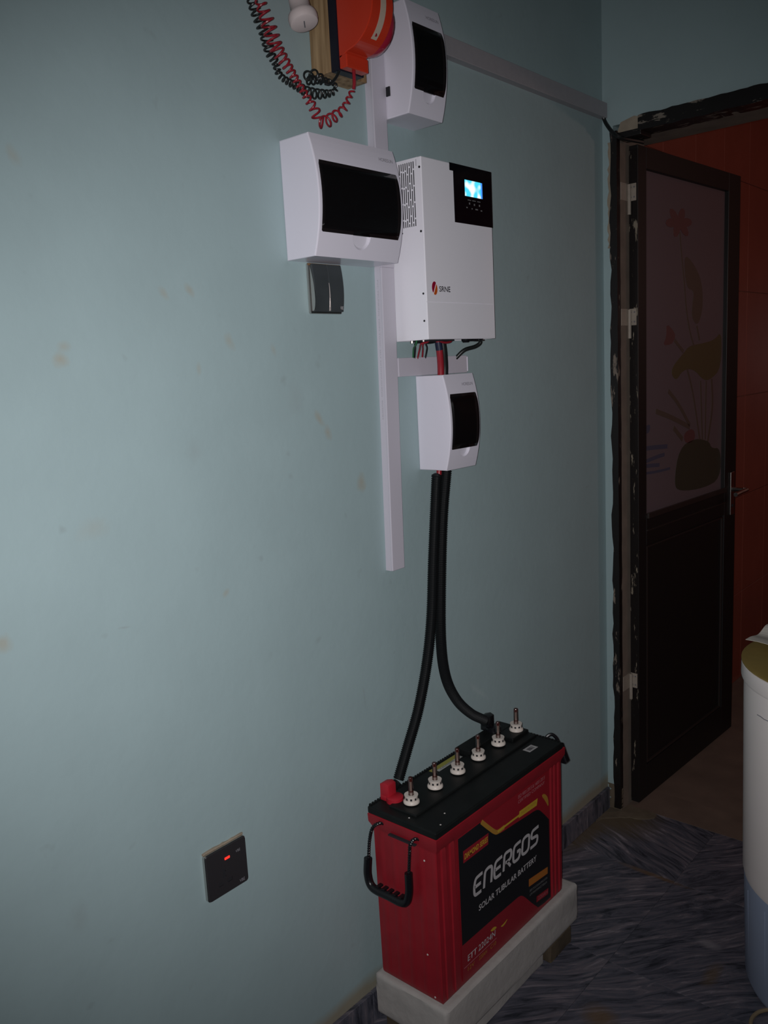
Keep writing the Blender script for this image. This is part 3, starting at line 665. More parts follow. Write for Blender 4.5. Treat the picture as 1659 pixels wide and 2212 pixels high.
tb, _ = dist_box('narrow white distribution box with smoked cover beside the orange device', 1.387, 1.4990, 1.9460, 2.1560, 0.0750, 0.0925, 1.3935, 1.4930, 1.9905, 2.1130, 4)
mesh_obj('side_clip', B(((0.021, 1.3845, 1.988), (0.031, 1.3872, 2.006)), bevel=0.0005), 'dark', tb)
dist_box('narrow white distribution box with smoked cover below the inverter', 1.4630, 1.5750, 1.2220, 1.4300, 0.0752, 0.092, 1.4695, 1.5690, 1.2675, 1.3880, 4)

# ------------------------------------------------------------------ solar inverter
IX, IY0, IY1, IZ0, IZ1 = 0.0897, 1.4015, 1.6490, 1.5045, 1.8650
inv = thing('solar_inverter', 'white steel wall inverter with lit screen and black control panel', 'inverter', (0, IY0, IZ0))
case = mesh_obj('case', B(((0.002, IY0, IZ0), (IX, IY1, IZ1)), bevel=0.0016), 'steelwhite', inv)
boolean(case, [mesh_obj('cut', B(((0.010, IY0 + 0.006, IZ0 - 0.01), (IX - 0.004, IY1 - 0.006, IZ0 + 0.012))), 'dark', None),
               mesh_obj('cut', B(((IX - 0.0012, IY0 - 0.01, 1.5800), (IX + 0.01, IY1 + 0.01, 1.5813))), 'dark', None),
               mesh_obj('cut', B(((0.0, IY0 - 0.01, 1.8635), (0.080, IY0 + 0.0012, 1.8648))), 'dark', None)])
mesh_obj('underside', B(((0.011, IY0 + 0.007, IZ0 + 0.011), (IX - 0.005, IY1 - 0.007, IZ0 + 0.013))), 'groove', inv)
cp = mesh_obj('control_panel', prism([(1.5085, 1.7470), (IY1 + 0.0002, 1.7470), (IY1 + 0.0002, 1.8655), (1.496, 1.8655), (1.496, 1.8500), (1.5085, 1.8500)], 'x', IX - 0.0005, IX + 0.0010), 'panel', inv)
mesh_obj('screen', B(((IX + 0.001, 1.5475, 1.8045), (IX + 0.0016, 1.6060, 1.8375))), 'lcd', cp)
mesh_obj('screen_edge', B(((IX + 0.001, 1.6070, 1.8045), (IX + 0.0016, 1.6120, 1.8372))), 'lcdblue', cp)
bm = bmesh.new()
for y, z, s in ((1.563, 1.797, .012), (1.580, 1.797, .012), (1.598, 1.797, .011)): add_box(bm, (IX + .001, y - s / 2, z - .0008), (IX + .0014, y + s / 2, z + .0008))
for y, z in ((1.563, 1.790), (1.581, 1.789), (1.600, 1.789)): add_box(bm, (IX + .001, y - .0018, z - .002), (IX + .0014, y + .0018, z + .002))
for y, z, s in ((1.553, 1.781, .004), (1.572, 1.780, .003), (1.589, 1.780, .009), (1.607, 1.779, .005)): add_box(bm, (IX + .001, y - s / 2, z - .0012), (IX + .0014, y + s / 2, z + .0012))
mesh_obj('key_legends', bm, 'greylabel', cp)['kind'] = 'stuff'
# maker's mark
O = Vector((IX, 1.4295, 1.6085))
def ell(a0, a1, rx, rz, n=14): return [(rx * math.cos(a0 + (a1 - a0) * i / n), rz * math.sin(a0 + (a1 - a0) * i / n)) for i in range(n + 1)]
ra, rb = math.radians(52), math.radians(238)
mesh_obj('emblem', poly_flat([(x - 0.0008, z + 0.0012) for x, z in ell(ra, rb, 0.0085, 0.0125)], O, Y3, Z3, X3, 0.0004), mat('emblem_crimson', (0.30, 0.006, 0.03, 1), 0.4), inv)
mesh_obj('emblem', poly_flat([(x + 0.0008, z - 0.0012) for x, z in ell(rb, ra + 2 * PI, 0.0080, 0.0122)], O, Y3, Z3, X3, 0.0004), mat('emblem_orange', (0.55, 0.10, 0.012, 1), 0.4), inv)
on_front('brand_lettering', 'SRNE', IX, 1.4445, 1.6020, 0.0115, 0.0385, 'blacktext', inv, bold=0.012)
# side vents and screws (face that looks along -y)
bm = bmesh.new()
colx = [0.0325 + i * 0.0053 for i in range(8)]; ztop, zbot = 1.858, 1.7328; L_ = 0.0285; gp = 0.0032
for i, x in enumerate(colx):
    z = ztop - (0.0135 if i % 2 else 0.021) + (0.006 if i in (2, 5) else 0)
    segs = [(z, ztop)]
    while z - gp > zbot:
        a = z - gp; b = max(a - L_, zbot); segs.append((b, a)); z = b
    for a, b in segs:
        if b - a > 0.003: add_box(bm, (x - 0.0011, IY0 - 0.0002, a), (x + 0.0011, IY0 + 0.002, b))
add_box(bm, (0.0765, IY0 - 0.0002, 1.848), (0.0772, IY0 + 0.001, 1.861))
mesh_obj('vent_slots', bm, 'dark', inv)['kind'] = 'stuff'
for x, z, r in ((0.0850, 1.8446, .0024), (0.0825, 1.7210, .0024), (0.0815, 1.5977, .0022), (0.0810, 1.5428, .0022), (0.0336, 1.7230, .0014)):
    mesh_obj('screw', tube([(x, IY0 + 0.001, z), (x, IY0 - 0.0008, z)], r, 12), 'dark', inv)
mesh_obj('bolt', tube([(0.035, IY0 + 0.012, IZ0 + 0.012), (0.035, IY0 + 0.012, IZ0 - 0.005)], 0.0035, 6), 'chrome', inv)
mesh_obj('bolt', tube([(0.060, IY0 + 0.02, IZ0 + 0.012), (0.060, IY0 + 0.02, IZ0 - 0.003)], 0.0028, 6), 'chrome', inv)
mesh_obj('terminal_block', B(((0.030, 1.425, IZ0 - 0.003), (0.072, 1.515, IZ0 + 0.012)), bevel=0.001), 'dark', inv)
mesh_obj('cable_gland', lathe([(0.010, 0.012), (0.010, -0.002), (0.007, -0.006)], Vector((0.052, 1.585, IZ0)), Z3, 14), 'black', inv, smooth=True)
mesh_obj('cable_gland', lathe([(0.012, 0.012), (0.012, -0.003), (0.009, -0.004)], Vector((0.052, 1.632, IZ0)), Z3, 14), 'black', inv, smooth=True)
mesh_obj('foot_strip', B(((0.045, 1.600, IZ0 - 0.0035), (0.060, 1.648, IZ0 + 0.004))), 'black', inv)

# ------------------------------------------------------------------ loose wires under the inverter
def wire(name, pts, r, m, label, seg=8):
    P_ = catmull(pts, 10)
    return tag(mesh_obj(name, tube(P_, r, seg), m, None, P_[-1], smooth=True), label, 'cable')
dc = thing('battery_cable', 'thick red cable with blue band entering the box below the inverter', 'cable', (0.05, 1.490, 1.426))
P_ = catmull([(0.058, 1.474, 1.508), (0.057, 1.480, 1.480), (0.053, 1.487, 1.450), (0.050, 1.490, 1.426)], 8)
mesh_obj('sheath', tube(P_, 0.0075, 12), 'wirered', dc, smooth=True)
mesh_obj('tape_band', tube([P_[2], P_[3], P_[5], P_[7]], 0.0079, 12), 'tapeblue', dc, smooth=True)
wire('battery_cable', [(0.052, 1.497, 1.508), (0.051, 1.503, 1.480), (0.047, 1.510, 1.450), (0.044, 1.512, 1.426)], 0.0075, 'wireblack', 'thick black cable beside the red one, entering the box below the inverter', 12)
wire('output_wire', [(0.056, 1.405, 1.507), (0.050, 1.408, 1.496), (0.030, 1.424, 1.488), (0.016, 1.438, 1.464)], 0.0016, 'wiregreen', 'thin green wire dropping from inverter into short trunking')
wire('output_wire', [(0.056, 1.50, 1.506), (0.055, 1.45, 1.499), (0.048, 1.412, 1.500), (0.030, 1.430, 1.488), (0.016, 1.442, 1.464)], 0.0019, 'wireblack', 'thin black wire looping beside the green wire into short trunking')
wire('output_wire', [(0.066, 1.440, 1.506), (0.064, 1.428, 1.500), (0.056, 1.418, 1.497), (0.034, 1.440, 1.487), (0.016, 1.452, 1.464)], 0.0019, 'wirered', 'thin red wire nearest the green wire under inverter')
wire('output_wire', [(0.056, 1.432, 1.507), (0.046, 1.436, 1.494), (0.030, 1.456, 1.486), (0.014, 1.472, 1.464)], 0.0019, 'wirered', 'thin red wire in the middle of the short trunking bundle')
wire('output_wire', [(0.060, 1.47, 1.506), (0.052, 1.442, 1.499), (0.040, 1.458, 1.488), (0.014, 1.482, 1.464)], 0.0019, 'wireblack', 'thin black wire closest to the thick red cable under inverter')
wire('jumper_wire', [(0.066, 1.455, 1.507), (0.068, 1.480, 1.499), (0.068, 1.505, 1.500), (0.064, 1.518, 1.508)], 0.0024, 'wirered', 'short red jumper wire curving along the inverter underside')
wire('input_cable', [(0.052, 1.640, 1.506), (0.051, 1.643, 1.497), (0.044, 1.632, 1.489), (0.032, 1.606, 1.482), (0.016, 1.592, 1.464)], 0.0046, 'wireblack', 'black cable sagging from the inverter right end to the trunking', 10)

# ------------------------------------------------------------------ corrugated conduits down to the battery
def conduit(label, pts, R=0.0122, pitch=0.0042):
    P_ = resample(catmull(pts, 24), pitch / 4); rad = [(R if (i % 4) in (0, 1) else R - 0.0019) for i in range(len(P_))]
    return tag(mesh_obj('corrugated_conduit', tube(P_, rad, 18), 'rubber', None, P_[-1]), label, 'conduit', 'black corrugated conduits')
conduit('black corrugated conduit curving left to the red battery terminal', [(0.049, 1.463, 1.212), (0.050, 1.4573, 1.190), (0.050, 1.4359, 1.035), (0.050, 1.4198, 0.9004), (0.050, 1.3959, 0.7992), (0.051, 1.3576, 0.7032), (0.053, 1.3131, 0.632), (0.056, 1.272, 0.571)])
conduit('black corrugated conduit curving right to the black battery terminal', [(0.050, 1.4968, 1.2215), (0.050, 1.4751, 1.1122), (0.050, 1.4591, 0.9768), (0.050, 1.4496, 0.838), (0.050, 1.4609, 0.7459), (0.050, 1.4977, 0.6771), (0.051, 1.5504, 0.6238), (0.052, 1.606, 0.586)])
wire('lead_wire', [(0.050, 1.470, 1.228), (0.050, 1.469, 1.215), (0.050, 1.465, 1.200)], 0.0060, 'wirered', 'stub of red cable between lower box and left conduit', 12)

# ------------------------------------------------------------------ battery
bt = thing('solar_battery', 'tall red tubular battery with black lid on a white block', 'battery', (0.127, 1.44, 0.145))
bx0, bx1, by0, by1 = 0.0445, 0.2125, 1.1985, 1.6920
def ring(): # (x, y, rib height) anticlockwise from front left
    pts = []
    def seg_(a, b, fixed, ax, ribs, sign, n):
        for i in range(n):
            t = i / n; v = a + (b - a) * t; h = 0.0
            for r0, r1 in ribs:
                if r0 <= v <= r1: h = 0.0028
            pts.append(((fixed, v) if ax == 'y' else (v, fixed)) + (h * sign, ax))
    def ribset(a, b, n): 
        w_ = (b - a) / n; return [(a + w_ * i + w_ * .2, a + w_ * i + w_ * .8) for i in range(n)]
    seg_(by0, by1, bx1, 'y', ribset(1.207, 1.262, 2) + ribset(1.636, 1.688, 3), 1, 240)
    seg_(bx1, bx0, by1, 'x', ribset(0.055, 0.20, 5), 1, 80)
    seg_(by1, by0, bx0, 'y', ribset(1.22, 1.67, 10), -1, 160)
    seg_(bx0, bx1, by0, 'x', [], -1, 120)
    W_ = []
    for x, y, h, ax in pts:
        if ax == 'x' and y == by0: h = -0.0009 * max(0, math.sin((x - 0.055) * 2 * PI / 0.036))
        W_.append((x, y, h, ax))
    return W_
RG = ring(); cxb, cyb = (bx0 + bx1) / 2, (by0 + by1) / 2
bm = bmesh.new(); rows = []
for z, sc, grow, rib in ((0.1465, .955, 0, 0.0), (0.150, .975, 0, 0.4), (0.158, .982, 0, 1), (0.300, .99, 0, 1), (0.486, 1.0, 0, 1), (0.492, 1.0, 0.001, 0.0), (0.506, 1.0, 0.0075, 0.0), (0.5235, 1.0, 0.0082, 0.0), (0.525, 1.0, 0.006, 0.0)):
    row = []
    for x, y, h, ax in RG:
        X_ = cxb + (x - cxb) * (sc if ax == 'x' else (sc + 1) / 2 + (0 if sc > .97 else -.01)); Y_ = cyb + (y - cyb) * (1 - (1 - sc) * .35)
        gx = grow * (x - cxb) / (bx1 - cxb); gy = grow * (y - cyb) / (by1 - cyb)
        if ax == 'y': X_ += h * rib
        else: Y_ += h * rib
        row.append(bm.verts.new((X_ + gx, Y_ + gy, z)))
    rows.append(row)
n = len(RG)
for a, b in zip(rows, rows[1:]):
    for k in range(n): bm.faces.new((a[k], a[(k + 1) % n], b[(k + 1) % n], b[k]))
bm.faces.new(rows[0][::-1]); bm.faces.new(rows[-1])
cont = mesh_obj('container', bm, 'red', bt, smooth=True)
# lid with ribbed rim
LX0, LX1, LY0, LY1, LZ0, LZ1 = 0.0375, 0.2215, 1.1895, 1.7000 - 0.0095, 0.525, 0.5405
bm = B(((LX0, LY0, LZ0), (LX1, LY1, LZ1)), bevel=0.003)
lid = mesh_obj('lid', bm, 'lid', bt)
bm = B(((0.078, 1.213, LZ1 - 0.002), (0.152, 1.690 - 0.006, LZ1 + 0.0045)), bevel=0.002)
mesh_obj('cell_cover', bm, 'lid', bt)
bm = bmesh.new()
add_box(bm, (0.041, 1.500, LZ1 - 0.002), (0.082, 1.6840, LZ1 + 0.013), 0.002); add_box(bm, (0.041, 1.615, LZ1 - 0.002), (0.128, 1.6845, LZ1 + 0.012), 0.002)
mesh_obj('lid_step', bm, 'lid', bt)
bm = bmesh.new(); y = LY0 + 0.006
while y < LY1 - 0.01:
    add_box(bm, (LX0 - 0.0005, y, LZ1 - 0.010), (LX0 + 0.006, y + 0.0045, LZ1 + 0.0022)); y += 0.0085
x = LX0 + 0.008
while x < LX1 - 0.01:
    add_box(bm, (x, LY1 - 0.004, LZ1 - 0.008), (x + 0.0045, LY1 + 0.0004, LZ1 + 0.0016)); x += 0.0085
mesh_obj('rim_teeth', bm, 'lid', lid)['kind'] = 'stuff'
# vent plugs with float level tubes
bm = lathe([(0.0105, -0.006), (0.0105, 0.0), (0.0172, 0.0), (0.0174, 0.003), (0.0160, 0.0055), (0.0142, 0.0066), (0.0142, 0.0148), (0.0150, 0.0165), (0.0148, 0.0176), (0.0070, 0.0176), (0.0066, 0.0150), (0, 0.0150)], Vector((0, 0, 0)), Z3, 32)
p0 = mesh_obj('vent_plug', bm, 'cap', None, (0, 0, 0), smooth=True)
wb = bmesh.new()
for k in range(9):
    a = 2 * PI * k / 9 - 0.9; d = Vector((math.cos(a), math.sin(a), 0)); s = Vector((-d.y, d.x, 0)); v = [bm_v for bm_v in []]
    q = [d * rr + s * ss + Z3 * zz for rr in (0.0135, 0.01445) for ss, zz in ((-.0021, .0088), (.0021, .0088), (.0021, .0132), (-.0021, .0132))]
    vs = [wb.verts.new(c) for c in q]
    for f in ((0, 1, 2, 3), (4, 5, 6, 7), (0, 1, 5, 4), (1, 2, 6, 5), (2, 3, 7, 6), (3, 0, 4, 7)): wb.faces.new([vs[i] for i in f])
q0 = mesh_obj('vent_window', wb, 'dark', None, (0, 0, 0))
q1 = mesh_obj('float_tube', lathe([(0.0058, 0.015), (0.0057, 0.024), (0.0052, 0.0545), (0.0042, 0.0560), (0, 0.0560)], Vector((0, 0, 0)), Z3, 18), 'clear', None, (0, 0, 0), smooth=True)
q2 = mesh_obj('float_rod', lathe([(0.0027, 0.0145), (0.0027, 0.0475), (0, 0.0475)], Vector((0, 0, 0)), Z3, 12), 'cap', None, (0, 0, 0), smooth=True)
bmq = lathe([(0.0049, 0.0476), (0.0045, 0.0545), (0, 0.0545)], Vector((0, 0, 0)), Z3, 14)
q3 = mesh_obj('float_tip', bmq, 'tipred', None, (0, 0, 0), smooth=True)
q4 = mesh_obj('tube_ring', lathe([(0.0042, 0.0235), (0.0046, 0.0242), (0.0046, 0.0248), (0.0042, 0.0255)], Vector((0, 0, 0)), Z3, 14), 'tipred', None, (0, 0, 0), smooth=True)
q0['kind'] = 'stuff'
subs = [q0, q1, q2, q3, q4]
caps = [(0.1120, 1.2475), (0.1120, 1.3290), (0.1110, 1.4135), (0.1100, 1.4955), (0.1085, 1.5810), (0.1060, 1.6640)]
for k, (x, y) in enumerate(caps):
    pl = p0 if k == 0 else p0.copy()
    if k: COL.objects.link(pl)
    pl.parent = bt; pl.location = Vector((x, y, LZ1 + (0.0075 if k < 4 else 0.0085) + (0.004 if k == 5 else 0))) - ORG[bt.name]
    pl.rotation_euler = (0, 0, k * 0.37)
    for s in subs:
        c = s if k == 0 else s.copy()
        if k: COL.objects.link(c)
        c.parent = pl; c.location = (0, 0, 0)
for x, y in caps: mesh_obj('plug_collar', lathe([(0.013, 0.0), (0.0115, 0.013)], Vector((x, y, LZ1 + 0.0005)), Z3, 20), 'lid', bt, smooth=True)
# terminal covers
def boot(name, m, x, y, z, sy, label):
    bm = bmesh.new()
    lathe([(0.0185, 0.0), (0.0185, 0.011), (0.0165, 0.0125), (0, 0.0125)], Vector((x + 0.012, y, z)), Z3, 28, bm)
    add_box(bm, (x - 0.018, y - 0.0135, z), (x + 0.010, y + 0.0135, z + 0.012), 0.002)
    prism([(x - 0.018, z + 0.002), (x + 0.006, z + 0.002), (x + 0.006, z + 0.037), (x - 0.004, z + 0.041), (x - 0.018, z + 0.036)], 'y', y - 0.0125, y + 0.0125, bm, 0.0015)
    o = mesh_obj(name, bm, m, bt, smooth=True); o['label'] = label
    lathe([(0.0105, -0.004), (0.0105, 0.008)], Vector((x - 0.006, y + sy * 0.014, z + 0.024)), Y3, 16, bm2 := bmesh.new())
    mesh_obj('cable_sleeve', bm2, 'rubber', o, smooth=True)
boot('terminal_cover', 'bootred', 0.0600, 1.2400, LZ1, 1, 'red plastic cover on the positive terminal')
mesh_obj('cable_neck', tube(catmull([(0.0545, 1.250, 0.561), (0.0552, 1.260, 0.562), (0.0558, 1.2688, 0.5665)], 6), 0.0095, 14), 'rubber', bt, smooth=True)
boot('terminal_cover', 'black', 0.0500, 1.6300, LZ1 + 0.011, -1, 'black plastic cover on the negative terminal')
# stickers on the lid
O = Vector((0.175, 1.617, LZ1))
bl = mesh_obj('barcode_label', poly_flat([(-.0175, -.010), (.0175, -.010), (.0175, .010), (-.0175, .010)], O, Vector((0.03, 1, 0)).normalized(), Vector((-1, 0.03, 0)).normalized(), Z3, 0.0004), 'greylabel', bt)
bl.data.materials[0] = mat('barcode_paper', (0.42, 0.40, 0.40, 1), 0.6)
bm = bmesh.new()
for k in range(16):
    if random.random() < .8: poly_flat([(-.011 + k * .0014, -.006), (-.011 + k * .0014 + random.choice((.0005, .0009)), -.006), (-.011 + k * .0014 + .0006, .005), (-.011 + k * .0014, .005)], O + Z3 * .0004, Vector((0.03, 1, 0)).normalized(), Vector((-1, 0.03, 0)).normalized(), Z3, 0.0002, bm)
mesh_obj('bars', bm, 'blacktext', bl)['kind'] = 'stuff'
O = Vector((0.060, 1.44, LZ1))
ylb = mesh_obj('notice_label', poly_flat([(-.052, 0), (.050, 0), (.050, .0125), (-.052, .0125)], O, Y3, -X3, Z3, 0.0004), mat('notice_yellow', (0.30, 0.28, 0.05, 1), 0.5), bt)
mesh_obj('notice_strip', poly_flat([(-.040, -.008), (.050, -.008), (.050, 0), (-.040, 0)], O, Y3, -X3, Z3, 0.0004), mat('notice_white', (0.38, 0.38, 0.36, 1), 0.5), ylb)
mesh_obj('notice_text', text_bm('CAUTION', O + Vector((0.005, -0.030, 0)), Y3, -X3, Z3, 0.004, 0.05, 0, 0.0008), 'blacktext', ylb)

# front label: (y, z) outlines on the face x = FX
FX = 0.2132
def lab(name, pts, m, parent, lvl=1, sm=0):
    P_ = chaikin(pts, sm, True) if sm else pts
    return mesh_obj(name, poly_flat(P_, Vector((FX + 0.0003 * (lvl - 1), 0, 0)), Y3, Z3, X3, 0.0003), m, parent)
lb = lab('front_label', [(1.268, 0.157), (1.632, 0.157), (1.632, 0.489), (1.268, 0.489)], 'redlabel', bt)
def stroke(name, pts, wd, m, lvl=2, sm=2, closed=False):
    P_ = chaikin(pts, sm, closed)
    return mesh_obj(name, ribbon(P_, wd, Vector((FX + 0.0003 * lvl - 0.0003, 0, 0)), Y3, Z3, X3, 0.0003, closed), m, lb)
black = [(1.270, 0.2430), (1.270, 0.4870), (1.350, 0.4870)] + chaikin([(1.362, 0.4780), (1.400, 0.4360), (1.424, 0.4270), (1.452, 0.4250)], 2) + [(1.500, 0.4210), (1.545, 0.4170)] + chaikin([(1.560, 0.4160), (1.583, 0.4130), (1.607, 0.3900), (1.630, 0.3650)], 2) \
    + [(1.630, 0.1600), (1.600, 0.1600)] + chaikin([(1.572, 0.1640), (1.545, 0.1900), (1.515, 0.2230), (1.497, 0.2370), (1.470, 0.2380), (1.440, 0.2390)], 2) + [(1.3956, 0.2405)]
lab('black_field', black, 'blacklabel', lb, 2)
stroke('gold_edge', [(1.354, 0.4870), (1.378, 0.4630), (1.404, 0.4385), (1.416, 0.4345), (1.440, 0.4350)], [0.011] * 13 if False else 0.010, 'gold', 3)
stroke('gold_edge', [(1.414, 0.4360), (1.450, 0.4360), (1.500, 0.4350)], 0.0045, 'yellow', 4)
bd = lab('origin_badge', [(1.499, 0.4290), (1.576, 0.4250), (1.581, 0.4410), (1.503, 0.4435)], 'yellow', lb, 3)
on_front('badge_text', 'MADE IN INDIA', FX + 0.0009, 1.508, 0.4325, 0.0065, 0.063, 'gold', bd, 0.15)
lab('gold_crescent', [(1.598, 0.4400), (1.612, 0.4400), (1.628, 0.4220), (1.629, 0.3960), (1.616, 0.4180)], 'gold', lb, 3, 1)
on_front('certificate_text', 'ISO 9001:2015 & 14001:2015', FX + 0.0003, 1.4985, 0.4755, 0.0085, 0.1155, 'rosetext', lb, 0.12)
on_front('certificate_text', 'CERTIFIED COMPANY', FX + 0.0003, 1.4975, 0.4640, 0.0075, 0.1155, 'rosetext', lb, 0.12)
db_ = lab('series_badge', [(1.285, 0.4255), (1.376, 0.4245), (1.378, 0.4500), (1.2855, 0.4525)], 'redlabel', lb, 3)
on_front('series_text', 'DIAMOND SERIES', FX + 0.0009, 1.2885, 0.4320, 0.0125, 0.085, 'yellow', db_, 0.12, 0.02)
# wordmark drawn as strokes
def glyph(strokes, y, z, w_, h_, bm, sh=0.16, wd=0.0073):
    for st, closed in strokes:
        P_ = chaikin([(p[0] * w_ + sh * p[1] * h_, p[1] * h_) for p in st], 2, closed)
        ribbon(P_, wd, Vector((FX + 0.0006, y, z)), Y3, Z3, X3, 0.0003, closed, bm)
GE = [([(1, 1), (.55, 1), (.12, .97), (0, .66), (0, .34), (.12, .03), (.55, 0), (.98, 0)], False), ([(.06, .5), (.5, .5), (.85, .5)], False)]
GN = [([(0, 0), (0, .5), (.02, .93), (.35, 1), (.6, 1), (.95, .93), (.98, .5), (.98, 0)], False)]
GR = [([(0, 0), (0, .5), (0, 1), (.55, 1), (1.0, .95), (1.0, .47), (.55, .42), (.22, .42)], False), ([(.45, .42), (.7, .22), (1, 0)], False)]
GG = [([(1, 1), (.55, 1), (.10, .97), (0, .66), (0, .34), (.10, .03), (.5, 0), (.92, .03), (1, .34), (1, .5), (.55, .5)], False)]
GO_ = [([(.3, 1), (.7, 1), (1, .9), (1, .5), (1, .1), (.7, 0), (.3, 0), (0, .1), (0, .5), (0, .9)], True)]
GS = [([(1.05, 1), (.5, 1), (.05, .98), (-.02, .56), (.4, .52), (.6, .5), (1.02, .46), (.98, .02), (.5, 0), (-.05, 0)], False)]
bm = bmesh.new()
for k, g in enumerate((GE, GN, GE, GR, GG, GO_, GS)): glyph(g, 1.3165 + k * 0.0382, 0.3310, 0.0285, 0.0390, bm)
mesh_obj('wordmark', bm, 'silver', lb)
on_front('subtitle_text', 'SOLAR TUBULAR BATTERY', FX + 0.0006, 1.3325, 0.2885, 0.0140, 0.236, 'silver', lb, 0.1, 0.018)
ob_ = lab('feature_badge', [(1.534, 0.2385), (1.618, 0.2290), (1.619, 0.2460), (1.5345, 0.2570)], 'orangelabel', lb, 3)
mesh_obj('feature_text', text_bm('LONG BACKUP', Vector((FX + 0.0009, 1.539, 0.2435)), Vector((0, 1, -0.11)).normalized(), Z3, X3, 0.007, 0.072, 0.1, 0.0004), 'gold', ob_)
for z, w_ in ((0.2235, .080), (0.2135, .078)):
    mesh_obj('fine_print', text_bm('DEEP CYCLE SOLAR APPLICATION' if z > .22 else 'LOW MAINTENANCE TUBULAR', Vector((FX + 0.0006, 1.536, z)), Vector((0, 1, -0.09)).normalized(), Z3, X3, 0.0058, w_, 0.0, 0.0004), 'greylabel', lb)
pb = lab('capacity_badge', [(1.565, 0.1810), (1.618, 0.1745), (1.620, 0.1895), (1.567, 0.1955)], 'redlabel', lb, 3)
mesh_obj('capacity_text', text_bm('220AH', Vector((FX + 0.0009, 1.5705, 0.1835)), Vector((0, 1, -0.11)).normalized(), Z3, X3, 0.0095, 0.045, 0.1, 0.0004, 0.01), 'pink', pb)
on_front('model_text', 'ETT 22024N', FX + 0.0003, 1.2865, 0.1955, 0.0145, 0.104, 'silver', lb, 0.1, 0.008)
stroke('model_rule', [(1.2735, 0.1870), (1.3958, 0.1870)], 0.0010, 'rosetext', 2, 0)
for s, y, w_ in (('12V', 1.2855, .024), ('220AH', 1.3265, .030), ('C10', 1.3705, .022)): on_front('rating_text', s, FX + 0.0003, y, 0.1735, 0.0095, w_, 'gold', lb, 0.1)
lab('gold_swoosh', [(1.372, 0.2170), (1.388, 0.2200), (1.400, 0.2120), (1.385, 0.2105)], 'yellow', lb, 2, 1)
lab('gold_swoosh', [(1.412, 0.2050), (1.428, 0.2050), (1.444, 0.2090), (1.425, 0.1990)], 'yellow', lb, 2, 1)
# rope handles with moulded grips
def rope(pts, r): 
    return coil(pts, r * 0.22, 0.006, r * 0.74, seg=8, per=8, wob=0.0)
def handle(yf, sgn, hang):
    g = -sgn
    yo = yf + sgn * 0.012
    if hang:
        h = mesh_obj('handle_grip', tube(catmull([(0.0375, yo, 0.424), (0.0360, yo + sgn * .002, 0.385), (0.050, yo + sgn * .004, 0.362), (0.095, yo + sgn * .004, 0.360), (0.138, yo + sgn * .004, 0.362), (0.1505, yo + sgn * .002, 0.388), (0.1505, yo, 0.432)], 8), 0.0088, 10), 'black', bt, smooth=True)
        h['label'] = 'black moulded carrying grip'
        mesh_obj('grip_ridge', B(*[((0.060 + i * 0.0155, yo - .006, 0.366), (0.069 + i * 0.0155, yo + .010, 0.3705)) for i in range(5)], bevel=0.001), 'black', h)['kind'] = 'stuff'
        mesh_obj('rope', rope([(0.081, yf + .004, 0.510), (0.072, yf + sgn * .008, 0.514), (0.056, yo, 0.500), (0.045, yo, 0.468), (0.038, yo, 0.415)], 0.0042), 'black', bt, smooth=True)
        mesh_obj('rope', rope([(0.176, yf + .004, 0.508), (0.168, yf + sgn * .008, 0.512), (0.159, yo, 0.500), (0.155, yo, 0.470), (0.1505, yo, 0.425)], 0.0042), 'black', bt, smooth=True)
        mesh_obj('slot', B(((0.094, yf - 0.0075, 0.4935), (0.166, yf + 0.001, 0.4965)), bevel=0.001), 'dark', bt)
    else:
        mesh_obj('rope', tube(catmull([(0.165, yf - .006, 0.520), (0.168, yf + .006, 0.535), (0.176, yf + .016, 0.541), (0.186, yf + .022, 0.532), (0.193, yf + .024, 0.515)], 8), 0.0040, 8), 'black', bt, smooth=True)
        mesh_obj('handle_grip', prism([(0.184, 0.520), (0.202, 0.522), (0.219, 0.480), (0.214, 0.474), (0.190, 0.474)], 'y', yf + 0.012, yf + 0.030, bevel=0.003), 'black', bt)
handle(by0 - 0.004, -1, True)
handle(by1 + 0.004, 1, False)
bm = bmesh.new()
for x, y, z in ((0.1835, by0 - 0.0035, 0.466), (0.178, by0 - 0.001, 0.250), (0.193, by0 - 0.001, 0.158)): lathe([(0.0022, 0), (0.0018, .0008), (0, .0011)], Vector((x, y, z)), -Y3, 8, bm)
for x, y in ((0.140, 1.205), (0.208, 1.222), (0.188, 1.262), (0.150, 1.30)): lathe([(0.0020, 0), (0.0016, .0006), (0, .0009)], Vector((x, y, LZ1)), Z3, 8, bm)
mesh_obj('paint_specks', bm, 'speckle', bt)['kind'] = 'stuff'

# ------------------------------------------------------------------ blocks under the battery
def rough_block(name, lo, hi, m, label, cat, bev, amp, group=None):
    bm = bmesh.new(); add_box(bm, lo, hi)
    bmesh.ops.bevel(bm, geom=list(bm.edges), offset=bev, segments=3, profile=0.6, affect='EDGES')
    bmesh.ops.subdivide_edges(bm, edges=[e for e in bm.edges if e.calc_length() > 0.04], cuts=5, use_grid_fill=True)
    for v in bm.verts:
        if v.co.z > lo[2] + 0.004 and v.co.z < hi[2] - 0.004 or True:
            d = Vector((random.uniform(-1, 1), random.uniform(-1, 1), 0)) * amp
            v.co += d
    return tag(mesh_obj(name, bm, m, None, ((lo[0] + hi[0]) / 2, (lo[1] + hi[1]) / 2, lo[2]), smooth=True), label, cat, group)
rough_block('cement_slab', (0.030, 1.188, 0.0455), (0.2285, 1.7400, 0.1450), 'slab', 'thick white cement slab directly beneath the red battery', 'block', 0.010, 0.0012)
rough_block('cement_slab', (0.040, 1.295, 0.0), (0.2120, 1.5950, 0.0450), 'slab', 'thinner white slab lying on the floor under the thick one', 'block', 0.006, 0.0012)
